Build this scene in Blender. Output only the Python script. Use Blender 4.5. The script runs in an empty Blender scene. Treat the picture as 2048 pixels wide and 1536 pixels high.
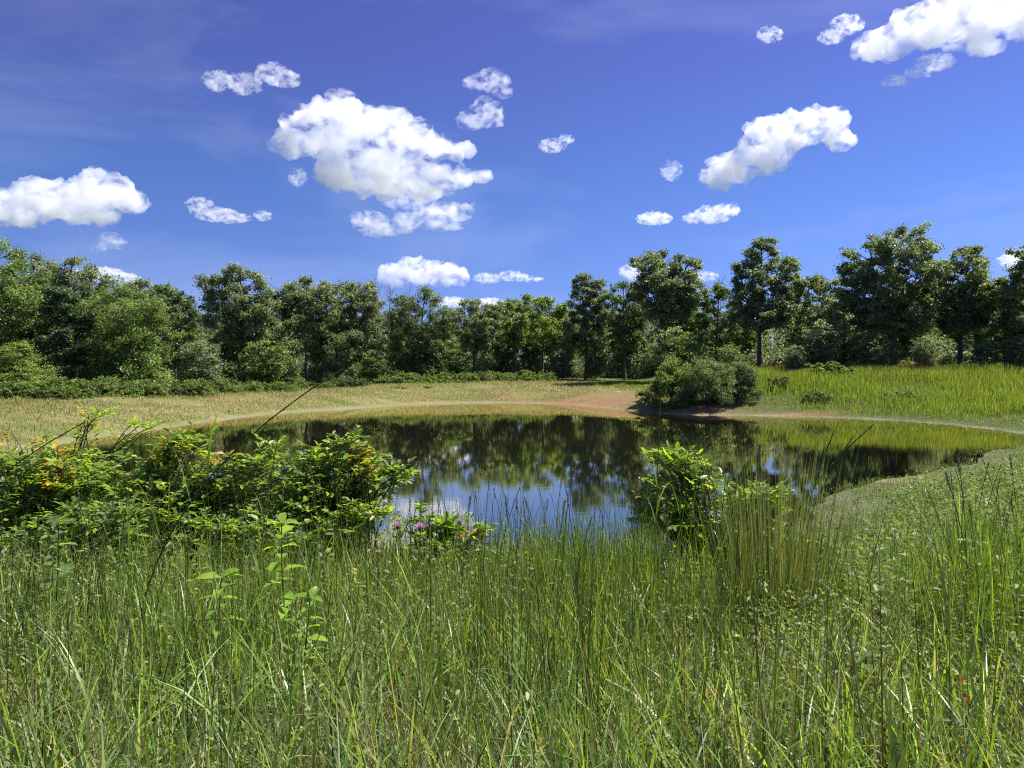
import bpy, math
import numpy as np
from mathutils import Vector, noise as mnoise

# ------------------------------------------------------------------ scene, camera, sky, sun
scene = bpy.context.scene
C = scene.collection
EYE = 3.2                      # camera height above the pond surface (z = 0)
PITCH = math.radians(-1.47)
FPX = 1479.0                   # focal length in pixels of the 2048 px wide photograph
cam_d = bpy.data.cameras.new('camera')
cam_d.lens = 26.0; cam_d.sensor_width = 36.0
cam_d.clip_start = 0.05; cam_d.clip_end = 30000
cam = bpy.data.objects.new('camera', cam_d); C.objects.link(cam)
cam.location = (0, 0, EYE)
cam.rotation_euler = (math.radians(90) + PITCH, 0, 0)
scene.camera = cam

SUN_EL, SUN_AZ = math.radians(56), math.radians(74)      # high, ahead of the camera and to the right
world = bpy.data.worlds.new('World'); scene.world = world
world.use_nodes = True
wn = world.node_tree.nodes; wl = world.node_tree.links
wn.clear()
sky = wn.new('ShaderNodeTexSky'); sky.sky_type = 'NISHITA'; sky.sun_disc = False
sky.sun_elevation = SUN_EL; sky.sun_rotation = SUN_AZ
sky.altitude = 200; sky.air_density = 1.0; sky.dust_density = 0.0; sky.ozone_density = 5.0
tint = wn.new('ShaderNodeMix'); tint.data_type = 'RGBA'; tint.blend_type = 'MULTIPLY'
tint.inputs[0].default_value = 1.0; tint.inputs[7].default_value = (0.86, 0.80, 1.14, 1)
bg = wn.new('ShaderNodeBackground'); bg.inputs[1].default_value = 0.050
wo = wn.new('ShaderNodeOutputWorld')
geo = wn.new('ShaderNodeTexCoord'); sp_ = wn.new('ShaderNodeSeparateXYZ'); cb_ = wn.new('ShaderNodeCombineXYZ')
ab = wn.new('ShaderNodeMath'); ab.operation = 'ABSOLUTE'
ma = wn.new('ShaderNodeMath'); ma.operation = 'MULTIPLY_ADD'; ma.inputs[1].default_value = .85; ma.inputs[2].default_value = .20
wl.new(geo.outputs['Generated'], sp_.inputs[0]); wl.new(sp_.outputs[0], cb_.inputs[0]); wl.new(sp_.outputs[1], cb_.inputs[1])
wl.new(sp_.outputs[2], ab.inputs[0]); wl.new(ab.outputs[0], ma.inputs[0]); wl.new(ma.outputs[0], cb_.inputs[2])
wl.new(cb_.outputs[0], sky.inputs['Vector'])
gm = wn.new('ShaderNodeGamma'); gm.inputs[1].default_value = 1.25
wl.new(sky.outputs[0], gm.inputs[0]); wl.new(gm.outputs[0], tint.inputs[6]); er = wn.new('ShaderNodeValToRGB')                   # the sky deepens with height, raised again overhead, out of view, for added fill light
for k, (p, c) in enumerate([(.06, (1.45, 1.30, 1.06)), (.23, (1.14, 1.16, 1.03)), (.37, (1.20, .93, .95)), (.50, (1.15, .85, .90)), (.75, (1.0, .95, .95))]):
    if k > 1: er.color_ramp.elements.new(.5)
    er.color_ramp.elements[k].position = p; er.color_ramp.elements[k].color = (*c, 1)
t2 = wn.new('ShaderNodeMix'); t2.data_type = 'RGBA'; t2.blend_type = 'MULTIPLY'; t2.inputs[0].default_value = 1.0
wl.new(ab.outputs[0], er.inputs[0]); wl.new(tint.outputs[2], t2.inputs[6]); wl.new(er.outputs[0], t2.inputs[7])
# thin high haze: very faint streaks
hz_m = wn.new('ShaderNodeMapping'); hz_m.inputs['Scale'].default_value = (1.6, 1.6, 4.5); hz_m.inputs['Rotation'].default_value = (.3, .5, 0)
hz = wn.new('ShaderNodeTexNoise'); hz.inputs['Scale'].default_value = 1.6; hz.inputs['Detail'].default_value = 6; hz.inputs['Roughness'].default_value = .55; hz.inputs['Distortion'].default_value = .6
hr = wn.new('ShaderNodeMapRange'); hr.inputs[1].default_value = .46; hr.inputs[2].default_value = .75; hr.inputs[3].default_value = 0; hr.inputs[4].default_value = .16
t3 = wn.new('ShaderNodeMix'); t3.data_type = 'RGBA'; t3.inputs[7].default_value = (9.5, 10.5, 13.0, 1)
wl.new(geo.outputs['Generated'], hz_m.inputs[0]); wl.new(hz_m.outputs[0], hz.inputs['Vector']); wl.new(hz.outputs[0], hr.inputs[0]); wl.new(hr.outputs[0], t3.inputs[0])
wl.new(t2.outputs[2], t3.inputs[6]); wl.new(t3.outputs[2], bg.inputs[0]); wl.new(bg.outputs[0], wo.inputs[0])

sun_d = bpy.data.lights.new('sun', 'SUN'); sun_d.energy = 5.0; sun_d.angle = math.radians(0.53)
sun_d.color = (1.0, 0.955, 0.88)
sun = bpy.data.objects.new('sun', sun_d); C.objects.link(sun)
SUN_DIR = Vector((math.sin(SUN_AZ)*math.cos(SUN_EL), math.cos(SUN_AZ)*math.cos(SUN_EL), math.sin(SUN_EL)))
sun.rotation_euler = SUN_DIR.to_track_quat('Z', 'Y').to_euler()
sun.location = (10, 10, 60)

vs = scene.view_settings
vs.view_transform = 'Standard'; vs.look = 'None'; vs.exposure = 0.95; vs.gamma = 1.0
vs.use_curve_mapping = False
cy = scene.cycles
cy.max_bounces = 14; cy.diffuse_bounces = 5; cy.glossy_bounces = 3; cy.transmission_bounces = 6
cy.transparent_max_bounces = 12; cy.volume_bounces = 14
cy.volume_max_steps = 64; cy.volume_step_rate = 1.0
cy.use_denoising = True; cy.denoising_prefilter = 'NONE'; cy.denoising_input_passes = 'RGB_ALBEDO_NORMAL'; cy.pixel_filter_type = 'BLACKMAN_HARRIS'; cy.filter_width = 1.1; cy.use_fast_gi = False
cy.sample_clamp_indirect = 6.0
cy.caustics_reflective = False; cy.caustics_refractive = False

# ------------------------------------------------------------------ helpers
RNG = np.random.default_rng(7)

def tag(o, label=None, cat=None, group=None, kind=None):
    if label: o['label'] = label
    if cat: o['category'] = cat
    if group: o['group'] = group
    if kind: o['kind'] = kind
    return o

def empty(name, loc, rz=0.0):
    o = bpy.data.objects.new(name, None); C.objects.link(o)
    o.location = loc; o.rotation_euler = (0, 0, rz); o.empty_display_size = 0.3
    return o

def link(name, me, mat=None, parent=None, smooth=False):
    o = bpy.data.objects.new(name, me); C.objects.link(o)
    if mat is not None: me.materials.append(mat)
    if parent is not None: o.parent = parent
    if smooth: me.polygons.foreach_set('use_smooth', np.ones(len(me.polygons), bool))
    return o

def pix(px, py, depth):
    """point at the given depth (metres along the view axis) on the ray of a photograph pixel"""
    cp, sp = math.cos(PITCH), math.sin(PITCH)
    a = (px-1024)/FPX; b = (768-py)/FPX
    return Vector((a*depth, (cp - b*sp)*depth, EYE + (sp + b*cp)*depth))

def unit(v):
    return v/np.maximum(np.linalg.norm(v, axis=-1, keepdims=True), 1e-9)

def sstep(t):
    t = np.clip(t, 0, 1); return t*t*(3-2*t)

def mesh_np(name, V, F3=None, F4=None, col=None, smooth=False):
    """mesh from arrays; col is a colour per vertex"""
    V = np.asarray(V, np.float32).reshape(-1, 3)
    parts = []; tot = []
    if F4 is not None and len(F4): parts.append(np.asarray(F4, np.int32).reshape(-1)); tot.append(np.full(len(F4), 4, np.int32))
    if F3 is not None and len(F3): parts.append(np.asarray(F3, np.int32).reshape(-1)); tot.append(np.full(len(F3), 3, np.int32))
    loops = np.concatenate(parts); tot = np.concatenate(tot)
    start = np.concatenate([[0], np.cumsum(tot)[:-1]]).astype(np.int32)
    me = bpy.data.meshes.new(name)
    me.vertices.add(len(V)); me.vertices.foreach_set('co', V.reshape(-1))
    me.loops.add(len(loops)); me.loops.foreach_set('vertex_index', loops)
    me.polygons.add(len(tot)); me.polygons.foreach_set('loop_start', start)
    me.update(calc_edges=True)
    if smooth: me.polygons.foreach_set('use_smooth', np.ones(len(tot), bool))
    if col is not None:
        col = np.asarray(col, np.float32)
        if col.shape[1] == 3: col = np.concatenate([col, np.ones((len(col), 1), np.float32)], 1)
        a = me.color_attributes.new('tone', 'FLOAT_COLOR', 'POINT')
        a.data.foreach_set('color', col.reshape(-1))
    return me

class Geo:
    """collects arrays of vertices, faces and colours into one mesh"""
    def __init__(s): s.V=[]; s.F3=[]; s.F4=[]; s.C=[]; s.n=0
    def add(s, V, F3=None, F4=None, col=None):
        V = np.asarray(V, float).reshape(-1, 3)
        if F3 is not None and len(F3): s.F3.append(np.asarray(F3)+s.n)
        if F4 is not None and len(F4): s.F4.append(np.asarray(F4)+s.n)
        if col is None: col = np.full((len(V), 3), .5)
        s.C.append(np.broadcast_to(col, (len(V), 3))); s.V.append(V); s.n += len(V)
    def mesh(s, name, smooth=False):
        return mesh_np(name, np.concatenate(s.V), np.concatenate(s.F3) if s.F3 else None,
                       np.concatenate(s.F4) if s.F4 else None, np.concatenate(s.C), smooth)

def ribbons(g, base, yaw, length, width, tilt, bend, seg, col, tipcol=None, tilt_yaw=None):
    """grass blades: curved, tapered ribbons.  all arguments are arrays over the blades"""
    N = len(base)
    t = np.linspace(0, 1, seg+1)
    th = tilt[:, None] + bend[:, None]*t[None, :]**1.6
    ty = yaw if tilt_yaw is None else tilt_yaw
    hx, hy = np.cos(ty), np.sin(ty)
    ds = (length/seg)[:, None]
    r = np.concatenate([np.zeros((N, 1)), np.cumsum(np.sin(th[:, :-1])*ds, 1)], 1)
    z = np.concatenate([np.zeros((N, 1)), np.cumsum(np.cos(th[:, :-1])*ds, 1)], 1)
    P = np.stack([base[:, 0:1] + r*hx[:, None], base[:, 1:2] + r*hy[:, None], base[:, 2:3] + z], -1)
    w = width[:, None]*np.clip(1.15*(1-t[None, :])**.6*np.minimum(1, .55+2*t[None, :]), .04, 1)
    tw = yaw[:, None] + 1.2*t[None, :]*np.sin(yaw*7)[:, None]
    S = np.stack([-np.sin(tw), np.cos(tw), np.zeros_like(tw)], -1)
    L = P - S*w[..., None]*.5; R = P + S*w[..., None]*.5
    V = np.stack([L, R], 2).reshape(N, -1, 3)                    # N, 2*(seg+1), 3
    k = np.arange(seg)*2
    f = np.stack([k, k+1, k+3, k+2], -1)                          # seg,4
    F = (np.arange(N)*(2*(seg+1)))[:, None, None] + f[None]
    c = col[:, None, :]*np.ones((1, 2*(seg+1), 1))
    if tipcol is not None:
        tt = np.repeat(t, 2)[None, :, None]**2
        c = c*(1-tt) + tipcol[:, None, :]*tt
    g.add(V.reshape(-1, 3), F4=F.reshape(-1, 4), col=c.reshape(-1, 3))

def leaves(g, base, d, nrm, length, width, col, fold=.18, droop=.0):
    """broad leaves with a folded midrib; 8 vertices each"""
    d = unit(d); s = unit(np.cross(d, nrm)); u = np.cross(s, d)
    L = length[:, None]; W = width[:, None]*.5
    down = np.array([0, 0, -1.])
    def at(t, sd, wf):
        p = base + d*L*t + s*W*wf*sd + down*droop*L*t*t
        if sd != 0: p = p + u*W*wf*fold*2
        return p
    P = [at(0, 0, 0), at(.33, -1, .95), at(.33, 0, 0), at(.33, 1, .95), at(.72, -1, .72), at(.72, 0, 0), at(.72, 1, .72), at(1, 0, 0)]
    V = np.stack(P, 1); N = len(base); o = (np.arange(N)*8)[:, None, None]
    f3 = np.array([[0, 2, 1], [0, 3, 2], [4, 5, 7], [5, 6, 7]]); f4 = np.array([[1, 2, 5, 4], [2, 3, 6, 5]])
    g.add(V.reshape(-1, 3), F3=(o+f3[None]).reshape(-1, 3), F4=(o+f4[None]).reshape(-1, 4), col=np.repeat(col, 8, 0))

def cards(g, c, d, nrm, length, width, col):
    """small diamond leaves for far foliage; 4 vertices each"""
    d = unit(d); s = unit(np.cross(d, nrm))
    L = length[:, None]*.5; W = width[:, None]*.5
    V = np.stack([c-d*L, c+s*W-d*L*.1, c+d*L, c-s*W-d*L*.1], 1)
    F = (np.arange(len(c))*4)[:, None] + np.arange(4)[None]
    g.add(V.reshape(-1, 3), F4=F, col=np.repeat(col, 4, 0))

def tube(g, pts, rad, n=5, col=(.5, .5, .5)):
    pts = np.asarray(pts, float); rad = np.asarray(rad, float); m = len(pts)
    t = np.gradient(pts, axis=0); t = unit(t)
    ref = np.array([0.03, 1., 0.02]) if abs(t[:, 2]).mean() > .5 else np.array([0.02, .03, 1.])
    a = unit(np.cross(t, ref)); b = np.cross(t, a)
    ang = np.arange(n)*2*np.pi/n
    V = pts[:, None]+rad[:, None, None]*(np.cos(ang)[None, :, None]*a[:, None]+np.sin(ang)[None, :, None]*b[:, None])
    i = np.arange(m-1)[:, None]*n; j = np.arange(n)[None]
    F = np.stack([i+j, i+(j+1) % n, i+n+(j+1) % n, i+n+j], -1).reshape(-1, 4)
    V = V.reshape(-1, 3)
    g.add(V, F4=F, col=np.array(col))
    return g

def rdir(n, zb=0.0, zs=1.0):
    v = RNG.normal(size=(n, 3)); v[:, 2] = v[:, 2]*zs + zb
    return unit(v)

def pick(cols, n, jitter=.15, w=None):
    cols = np.asarray(cols, float)
    c = cols[RNG.choice(len(cols), n, p=w)]
    return np.clip(c*(1+RNG.normal(size=(n, 1))*jitter)*(1+RNG.normal(size=(n, 3))*jitter*.3), .002, .9)

# ------------------------------------------------------------------ materials
def nodes(m):
    m.use_nodes = True; m.node_tree.nodes.clear(); return m.node_tree.nodes, m.node_tree.links

def leaf_mat(name, rough=.42, trans=.4, spec=.5, tcol=(1.0, 1.25, .35), scale=18.0, var=.25):
    m = bpy.data.materials.new(name); n, l = nodes(m)
    at = n.new('ShaderNodeAttribute'); at.attribute_name = 'tone'
    tc = n.new('ShaderNodeTexCoord'); nz = n.new('ShaderNodeTexNoise'); nz.inputs['Scale'].default_value = scale
    nz.inputs['Detail'].default_value = 2
    mr = n.new('ShaderNodeMapRange'); mr.inputs[1].default_value = .3; mr.inputs[2].default_value = .7
    mr.inputs[3].default_value = 1-var; mr.inputs[4].default_value = 1+var
    mul = n.new('ShaderNodeVectorMath'); mul.operation = 'SCALE'
    p = n.new('ShaderNodeBsdfPrincipled'); p.inputs['Roughness'].default_value = rough
    p.inputs['Specular IOR Level'].default_value = spec
    tr = n.new('ShaderNodeBsdfTranslucent'); tm = n.new('ShaderNodeVectorMath'); tm.operation = 'MULTIPLY'
    tm.inputs[1].default_value = tcol
    mx = n.new('ShaderNodeMixShader'); mx.inputs[0].default_value = trans
    out = n.new('ShaderNodeOutputMaterial')
    l.new(tc.outputs['Object'], nz.inputs['Vector']); l.new(nz.outputs[0], mr.inputs[0])
    l.new(at.outputs['Color'], mul.inputs[0]); l.new(mr.outputs[0], mul.inputs['Scale'])
    l.new(mul.outputs[0], p.inputs['Base Color']); l.new(mul.outputs[0], tm.inputs[0])
    l.new(tm.outputs[0], tr.inputs[0]); l.new(p.outputs[0], mx.inputs[1]); l.new(tr.outputs[0], mx.inputs[2])
    l.new(mx.outputs[0], out.inputs[0])
    return m

def bark_mat(name, c1, c2, scale=3.0):
    m = bpy.data.materials.new(name); n, l = nodes(m)
    tc = n.new('ShaderNodeTexCoord'); mp = n.new('ShaderNodeMapping'); mp.inputs['Scale'].default_value = (scale*3, scale*3, scale*.6)
    nz = n.new('ShaderNodeTexNoise'); nz.inputs['Detail'].default_value = 6; nz.inputs['Roughness'].default_value = .7
    cr = n.new('ShaderNodeValToRGB'); cr.color_ramp.elements[0].color = (*c1, 1); cr.color_ramp.elements[1].color = (*c2, 1)
    cr.color_ramp.elements[0].position = .35; cr.color_ramp.elements[1].position = .68
    bp = n.new('ShaderNodeBump'); bp.inputs['Strength'].default_value = .8; bp.inputs['Distance'].default_value = .03
    p = n.new('ShaderNodeBsdfPrincipled'); p.inputs['Roughness'].default_value = .9
    out = n.new('ShaderNodeOutputMaterial')
    l.new(tc.outputs['Object'], mp.inputs[0]); l.new(mp.outputs[0], nz.inputs['Vector']); l.new(nz.outputs[0], cr.inputs[0])
    l.new(cr.outputs[0], p.inputs['Base Color']); l.new(nz.outputs[0], bp.inputs['Height']); l.new(bp.outputs[0], p.inputs['Normal'])
    l.new(p.outputs[0], out.inputs[0])
    return m

M_TREE = leaf_mat('tree_leaf', .48, .46, .5, (1.1, 1.2, .45), .6, .35)
M_BUSH = leaf_mat('bush_leaf', .5, .50, .3, (1.15, 1.2, .5), 2.0, .25)
M_NEAR = leaf_mat('shrub_leaf', .40, .55, .5, (1.35, 1.45, .35), 25.0, .18)
M_GRASS = leaf_mat('grass_blade', .38, .48, .55, (1.32, 1.22, .36), 6.0, .22)
M_DRY = leaf_mat('dry_grass', .75, .25, .2, (1.1, 1.0, .8), 6.0, .2)
M_BARK = bark_mat('bark', (.045, .038, .03), (.13, .115, .095))
M_SNAG = bark_mat('bare_wood', (.16, .15, .13), (.34, .32, .29))
M_STEM = bark_mat('shrub_stem', (.05, .035, .02), (.14, .09, .05), 12)
# ------------------------------------------------------------------ clouds: lumpy closed bodies filled with scattering vapour
def cloud_mat(name, dens, nscale, lo, hi, sq):
    m = bpy.data.materials.new(name); n, l = nodes(m)
    tc = n.new('ShaderNodeTexCoord')
    mp = n.new('ShaderNodeMapping'); mp.inputs['Scale'].default_value = (nscale, nscale, nscale*sq)
    nz = n.new('ShaderNodeTexNoise'); nz.inputs['Scale'].default_value = 1.0
    nz.inputs['Detail'].default_value = 5; nz.inputs['Roughness'].default_value = .54; nz.inputs['Distortion'].default_value = .7
    mr = n.new('ShaderNodeMapRange'); mr.inputs[1].default_value = lo; mr.inputs[2].default_value = hi
    mr.inputs[3].default_value = 0; mr.inputs[4].default_value = dens
    v = n.new('ShaderNodeVolumePrincipled'); v.inputs['Color'].default_value = (1, 1, 1, 1)
    v.inputs['Anisotropy'].default_value = .35
    out = n.new('ShaderNodeOutputMaterial')
    l.new(tc.outputs['Object'], mp.inputs[0]); l.new(mp.outputs[0], nz.inputs['Vector']); l.new(nz.outputs[0], mr.inputs[0])
    l.new(mr.outputs[0], v.inputs['Density']); l.new(v.outputs[0], out.inputs['Volume'])
    m.cycles.volume_step_rate = 1.0
    return m

def ico(sub):
    import bmesh
    bm = bmesh.new(); bmesh.ops.create_icosphere(bm, subdivisions=sub, radius=1)
    V = np.array([v.co[:] for v in bm.verts]); F = np.array([[v.index for v in f.verts] for f in bm.faces]); bm.free()
    return V, F
ICO = ico(3)

def cloud(label, D, blobs, thick, wispy, seed, amp=.42):
    """blobs in photograph pixels (cx, cy, rx, ry) at distance D; thick = optical depth of the main body"""
    rng = np.random.default_rng(seed)
    ctr = np.mean([[b[0], b[1]] for b in blobs], 0)
    O = pix(ctr[0], ctr[1], D); g = Geo(); k = D/FPX
    sizes = []
    for cx, cyy, rx, ry in blobs:
        c = pix(cx, cyy, D) - O; sizes.append(min(rx, ry)*k)
        c.y += rng.uniform(-.3, .3)*rx*k
        rd = .5*(rx+ry)*k*.8
        g.add(ICO[0]*np.array([rx*k, rd, ry*k])*(1.25 if wispy else 1.06)+np.array(c), F3=ICO[1])
        # cauliflower lobes round each body
        nl = 9
        for q in range(nl):
            dv = rng.normal(size=3); dv /= np.linalg.norm(dv); dv[1] = -abs(dv[1])*.6 if q % 2 else dv[1]
            dv[2] = dv[2]*.9+.12
            s = rng.uniform(.3, .5)*min(rx, ry)*k
            g.add(ICO[0]*s*np.array([1.15, 1, .9])+np.array(c)+dv*np.array([rx*k, rd, ry*k])*.85, F3=ICO[1])
    me = g.mesh('cloud')
    big = max(sizes)
    o = link('cloud', me, None)
    o.location = O
    md = o.modifiers.new('join', 'REMESH'); md.mode = 'VOXEL'; md.voxel_size = max(big/16, D*.0008)
    tx = bpy.data.textures.new('billow', 'CLOUDS'); tx.noise_scale = big*.55; tx.noise_depth = 3
    dp = o.modifiers.new('billow', 'DISPLACE'); dp.texture = tx; dp.strength = big*amp*2; dp.mid_level = .52
    tx2 = bpy.data.textures.new('billow_fine', 'CLOUDS'); tx2.noise_scale = big*.16; tx2.noise_depth = 3
    dp2 = o.modifiers.new('billow_fine', 'DISPLACE'); dp2.texture = tx2; dp2.strength = big*amp*.6; dp2.mid_level = .5
    m3 = o.modifiers.new('merge', 'REMESH'); m3.mode = 'VOXEL'; m3.voxel_size = md.voxel_size*.8
    dg = bpy.context.evaluated_depsgraph_get()
    me2 = bpy.data.meshes.new_from_object(o.evaluated_get(dg))
    o.modifiers.clear(); o.data = me2; me2.name = 'cloud'
    for a in list(me2.color_attributes): me2.color_attributes.remove(a)
    me2.materials.clear()
    lo, hi = (.46, .82) if wispy else (.42, .82)
    me2.materials.append(cloud_mat('cloud_vapour', thick*(1.15 if wispy else 1.25)/(2*big), 1.0/(big*(1.0 if wispy else .9)), lo, hi, 1.3))
    tag(o, label, 'cloud')
    return o

def clouds():
    K = cloud
    K('largest white cloud, wide and lumpy, high left of centre', 2600,
      [(590,285,50,26),(640,262,66,50),(700,262,80,50),(765,268,70,48),(815,280,60,38),(880,297,48,22),(925,302,28,14),
       (690,345,56,44),(760,345,90,50),(840,360,70,38),(905,362,45,20),(958,354,24,13)], 9, 0, 1)
    K('ragged flat cloud hanging just below the largest cloud', 3200,
      [(770,455,50,17),(735,438,32,14),(830,438,42,16),(880,432,50,24),(925,420,24,12),(810,405,40,12)], 3.4, 1, 2)
    K('bright long cloud slanting up to the right over the tall conical tree', 2600,
      [(1440,358,34,22),(1470,335,54,30),(1520,318,60,34),(1550,275,62,38),(1610,250,60,34),(1660,242,42,26),(1685,280,34,20),(1440,345,40,14)], 8, 0, 3)
    K('tiny puff just left of the bright slanting cloud', 2600, [(1345,340,18,17)], 2.4, 1, 4)
    K('small oval cloud, left one of the pair above the right woods', 3400, [(1310,436,36,13)], 3.6, 0, 5)
    K('small cloud with a raised right end, right one of the pair above the right woods', 3400,
      [(1395,435,28,11),(1425,430,36,18),(1452,422,26,14)], 4, 0, 6)
    K('large greyish cloud cut off by the left edge of the photo', 3000,
      [(10,415,60,36),(80,395,70,40),(150,400,75,42),(215,385,60,42),(258,400,38,22),(180,430,60,22),(60,435,60,18)], 8, 0, 7)
    K('thin low cloud left of the largest one, over the left woods', 3400, [(400,412,24,14),(430,428,36,12),(470,437,28,9)], 3.4, 1, 8)
    K('tiny round puff between the left cloud and the largest cloud', 3400, [(524,431,16,9)], 3, 1, 9)
    K('low flat-bottomed white cloud just above the middle of the treeline', 6000,
      [(790,548,38,24),(830,542,44,28),(880,548,50,24),(912,552,26,18)], 7, 0, 10)
    K('thin streak of cloud right of the low flat-bottomed cloud', 6000, [(975,557,24,10),(1025,553,26,9),(1060,557,24,5)], 3, 1, 11)
    K('big bright cloud running out of the top right corner', 2000,
      [(1745,95,34,26),(1785,85,50,32),(1840,60,66,42),(1900,35,80,46),(1960,20,80,56),(2030,20,70,60),(1960,70,60,30)], 9, 0, 12)
    K('broken wisp under the top right cloud', 2000, [(1795,160,24,10),(1840,142,24,10),(1870,126,34,14)], 2.6, 1, 13)
    K('feathery wisp left of the top right cloud', 2000, [(1665,72,22,12),(1692,52,28,16)], 3.2, 1, 14)
    K('small faint puff between the two feathery wisps at top right', 2000, [(1540,68,22,13)], 2.2, 1, 15)
    K('upper wisp of the stacked pair right of the largest cloud', 2300, [(955,165,26,12),(985,160,30,18),(1005,180,18,14)], 2.2, 1, 16)
    K('rounder lower puff of the stacked pair right of the largest cloud', 2400, [(940,240,24,16),(972,225,28,24),(985,238,20,14)], 3.4, 1, 17)
    K('left puff of the three small ones above the largest cloud', 2300, [(435,162,26,17)], 3.4, 1, 18)
    K('middle puff of the three small ones above the largest cloud', 2300, [(488,168,30,18)], 2.6, 1, 19)
    K('right puff of the three small ones above the largest cloud', 2300, [(545,150,28,18),(570,160,28,14)], 3.2, 1, 20)
    K('faint veil just above the top of the largest cloud', 2400, [(678,190,26,12)], 1.6, 1, 21)
    K('small streak of cloud in open sky right of the largest cloud', 2700, [(1105,292,24,12),(1130,280,16,9)], 2.6, 1, 22)
    K('tiny slanted scrap under the left end of the largest cloud', 2700, [(596,354,16,15)], 2.4, 1, 23)
    K('faint scrap below the left edge cloud', 3200, [(225,482,24,14),(200,496,16,7)], 1.6, 1, 24)
    K('flat cloud low behind the left treeline', 6000, [(205,550,50,14),(245,556,36,10)], 4, 0, 25)
    K('cloud scrap behind the left side of the tall open oak', 6500, [(1272,545,34,17)], 4, 0, 26)
    K('faint cloud scrap right of the tall open oak', 6500, [(1408,552,26,9)], 2, 1, 27)
    K('bit of low cloud peeping through the dip in the middle treeline', 8000, [(905,604,30,12),(980,606,34,10)], 4, 0, 28)
    K('cloud behind the trees at the right edge', 5000, [(2030,522,40,15),(2050,552,26,14)], 4.5, 0, 29)
clouds()
# ------------------------------------------------------------------ terrain: one sheet, pond basin, banks, grassy mound
SHORE = [(-18.3,31.8),(-17.6,36.4),(-17.1,41.2),(-15.6,48.3),(-11.8,53.8),(-7.1,60.7),(.8,62.3),(5.3,58.4),(8.2,51.4),(11.4,47.3),
         (14.1,47.0),(19.6,44.7),(22.9,41.2),(23.9,35.5),(22.8,31.6),(20.4,29.0),(17.6,27.2),(14.9,23.9),(9.7,20.1),(7.4,17.6),
         (5.6,14.4),(3.7,12.4),(1.5,12.2),(-.3,12.5),(-3,13.2),(-5.8,14.1),(-8.6,16.0),(-12.9,19.6),(-17.4,26.2)]
def smooth_poly(P, k=7):
    P = np.array(P, float); n = len(P); out = []
    for i in range(n):
        a, b, c, d = P[i-1], P[i], P[(i+1) % n], P[(i+2) % n]
        for t in np.arange(k)/k:
            out.append(.5*((2*b)+(c-a)*t+(2*a-5*b+4*c-d)*t*t+(3*b-a-3*c+d)*t**3))
    return np.array(out)
POLY = smooth_poly(SHORE)
_r = np.random.default_rng(3)
_a = np.cumsum(_r.normal(size=len(POLY)))
POLY += np.stack([np.sin(np.arange(len(POLY))*1.7), np.cos(np.arange(len(POLY))*1.3)], 1)*.13

def sdf(x, y):
    x = np.asarray(x, float).ravel(); y = np.asarray(y, float).ravel()
    A = POLY; B = np.roll(POLY, -1, 0); best = np.full(len(x), 1e9); inside = np.zeros(len(x), bool)
    for (ax, ay), (bx, by) in zip(A, B):
        dx, dy = bx-ax, by-ay; t = np.clip(((x-ax)*dx+(y-ay)*dy)/(dx*dx+dy*dy), 0, 1)
        q = (x-ax-t*dx)**2+(y-ay-t*dy)**2; best = np.minimum(best, q)
        c = ((ay > y) != (by > y)) & (x < (bx-ax)*(y-ay)/(by-ay+1e-12)+ax); inside ^= c
    d = np.sqrt(best); return np.where(inside, -d, d)

def vnoise(x, y, s, seed=0):
    """smooth value noise on arrays"""
    x = x/s+seed*17.3; y = y/s-seed*9.1
    xi = np.floor(x).astype(int); yi = np.floor(y).astype(int); fx = x-xi; fy = y-yi
    fx = fx*fx*(3-2*fx); fy = fy*fy*(3-2*fy)
    def h(a, b):
        n = (a*374761393 + b*668265263 + seed*1442695) & 0x7fffffff
        n = ((n ^ (n >> 13))*1274126177) & 0x7fffffff
        return ((n ^ (n >> 16)) & 0xffff)/65535.
    return (h(xi, yi)*(1-fx)+h(xi+1, yi)*fx)*(1-fy)+(h(xi, yi+1)*(1-fx)+h(xi+1, yi+1)*fx)*fy

def mound(x, y):
    """grassy rise on the right, from the dark bush out past the right edge"""
    ridge = 55+0*(x)                       # runs parallel to the far shore
    a = sstep((x-13)/7)
    return a*1.5*sstep((y-(44.5+.0*x))/13)*(1-.35*sstep((y-66)/20)) * sstep((60-abs(x-40))/30+.5)

def height(x, y, d=None):
    shp = np.shape(x); x = np.asarray(x, float).ravel(); y = np.asarray(y, float).ravel()
    if d is None: d = sdf(x, y)
    do = np.maximum(d, 0)
    near = 1-sstep((y-20)/14)
    lowr = 1-.5*sstep((x-3.2)/6)*sstep((y-4)/6)
    zn = 1.68*(1-np.exp(-(do/6.3)**1.6))*lowr
    zf = (1.12+.36*sstep((x+17)/8))*(1-np.exp(-(do/3.6)**1.3)) + .008*np.maximum(do-14, 0)
    zright = .25*(1-np.exp(-do/3))+.02*do
    fr = sstep((x-12)/8)*(y < 80)
    zf = zf*(1-fr*.65)+zright*fr*.65
    z = zn*near+zf*(1-near)
    z = z + mound(x, y)*sstep(do/5)
    z = z + (vnoise(x, y, 3.1, 1)-.5)*.16*sstep(do/4) + (vnoise(x, y, 1.4, 2)-.5)*.06*sstep(do/1.2)
    di = np.maximum(-d, 0)
    shal = .05+.12*(1-np.maximum(sstep((x-7)/6)*sstep((46-y)/8), sstep((22-y)/6)))        # the right end shelves gently
    zi = -np.minimum(1.6, di*shal) - .0*di
    far = np.maximum(np.hypot(x, y)-160, 0)
    z = z*np.exp(-far/400)+far*.004
    return np.where(d > 0, z, zi).reshape(shp)

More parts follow.
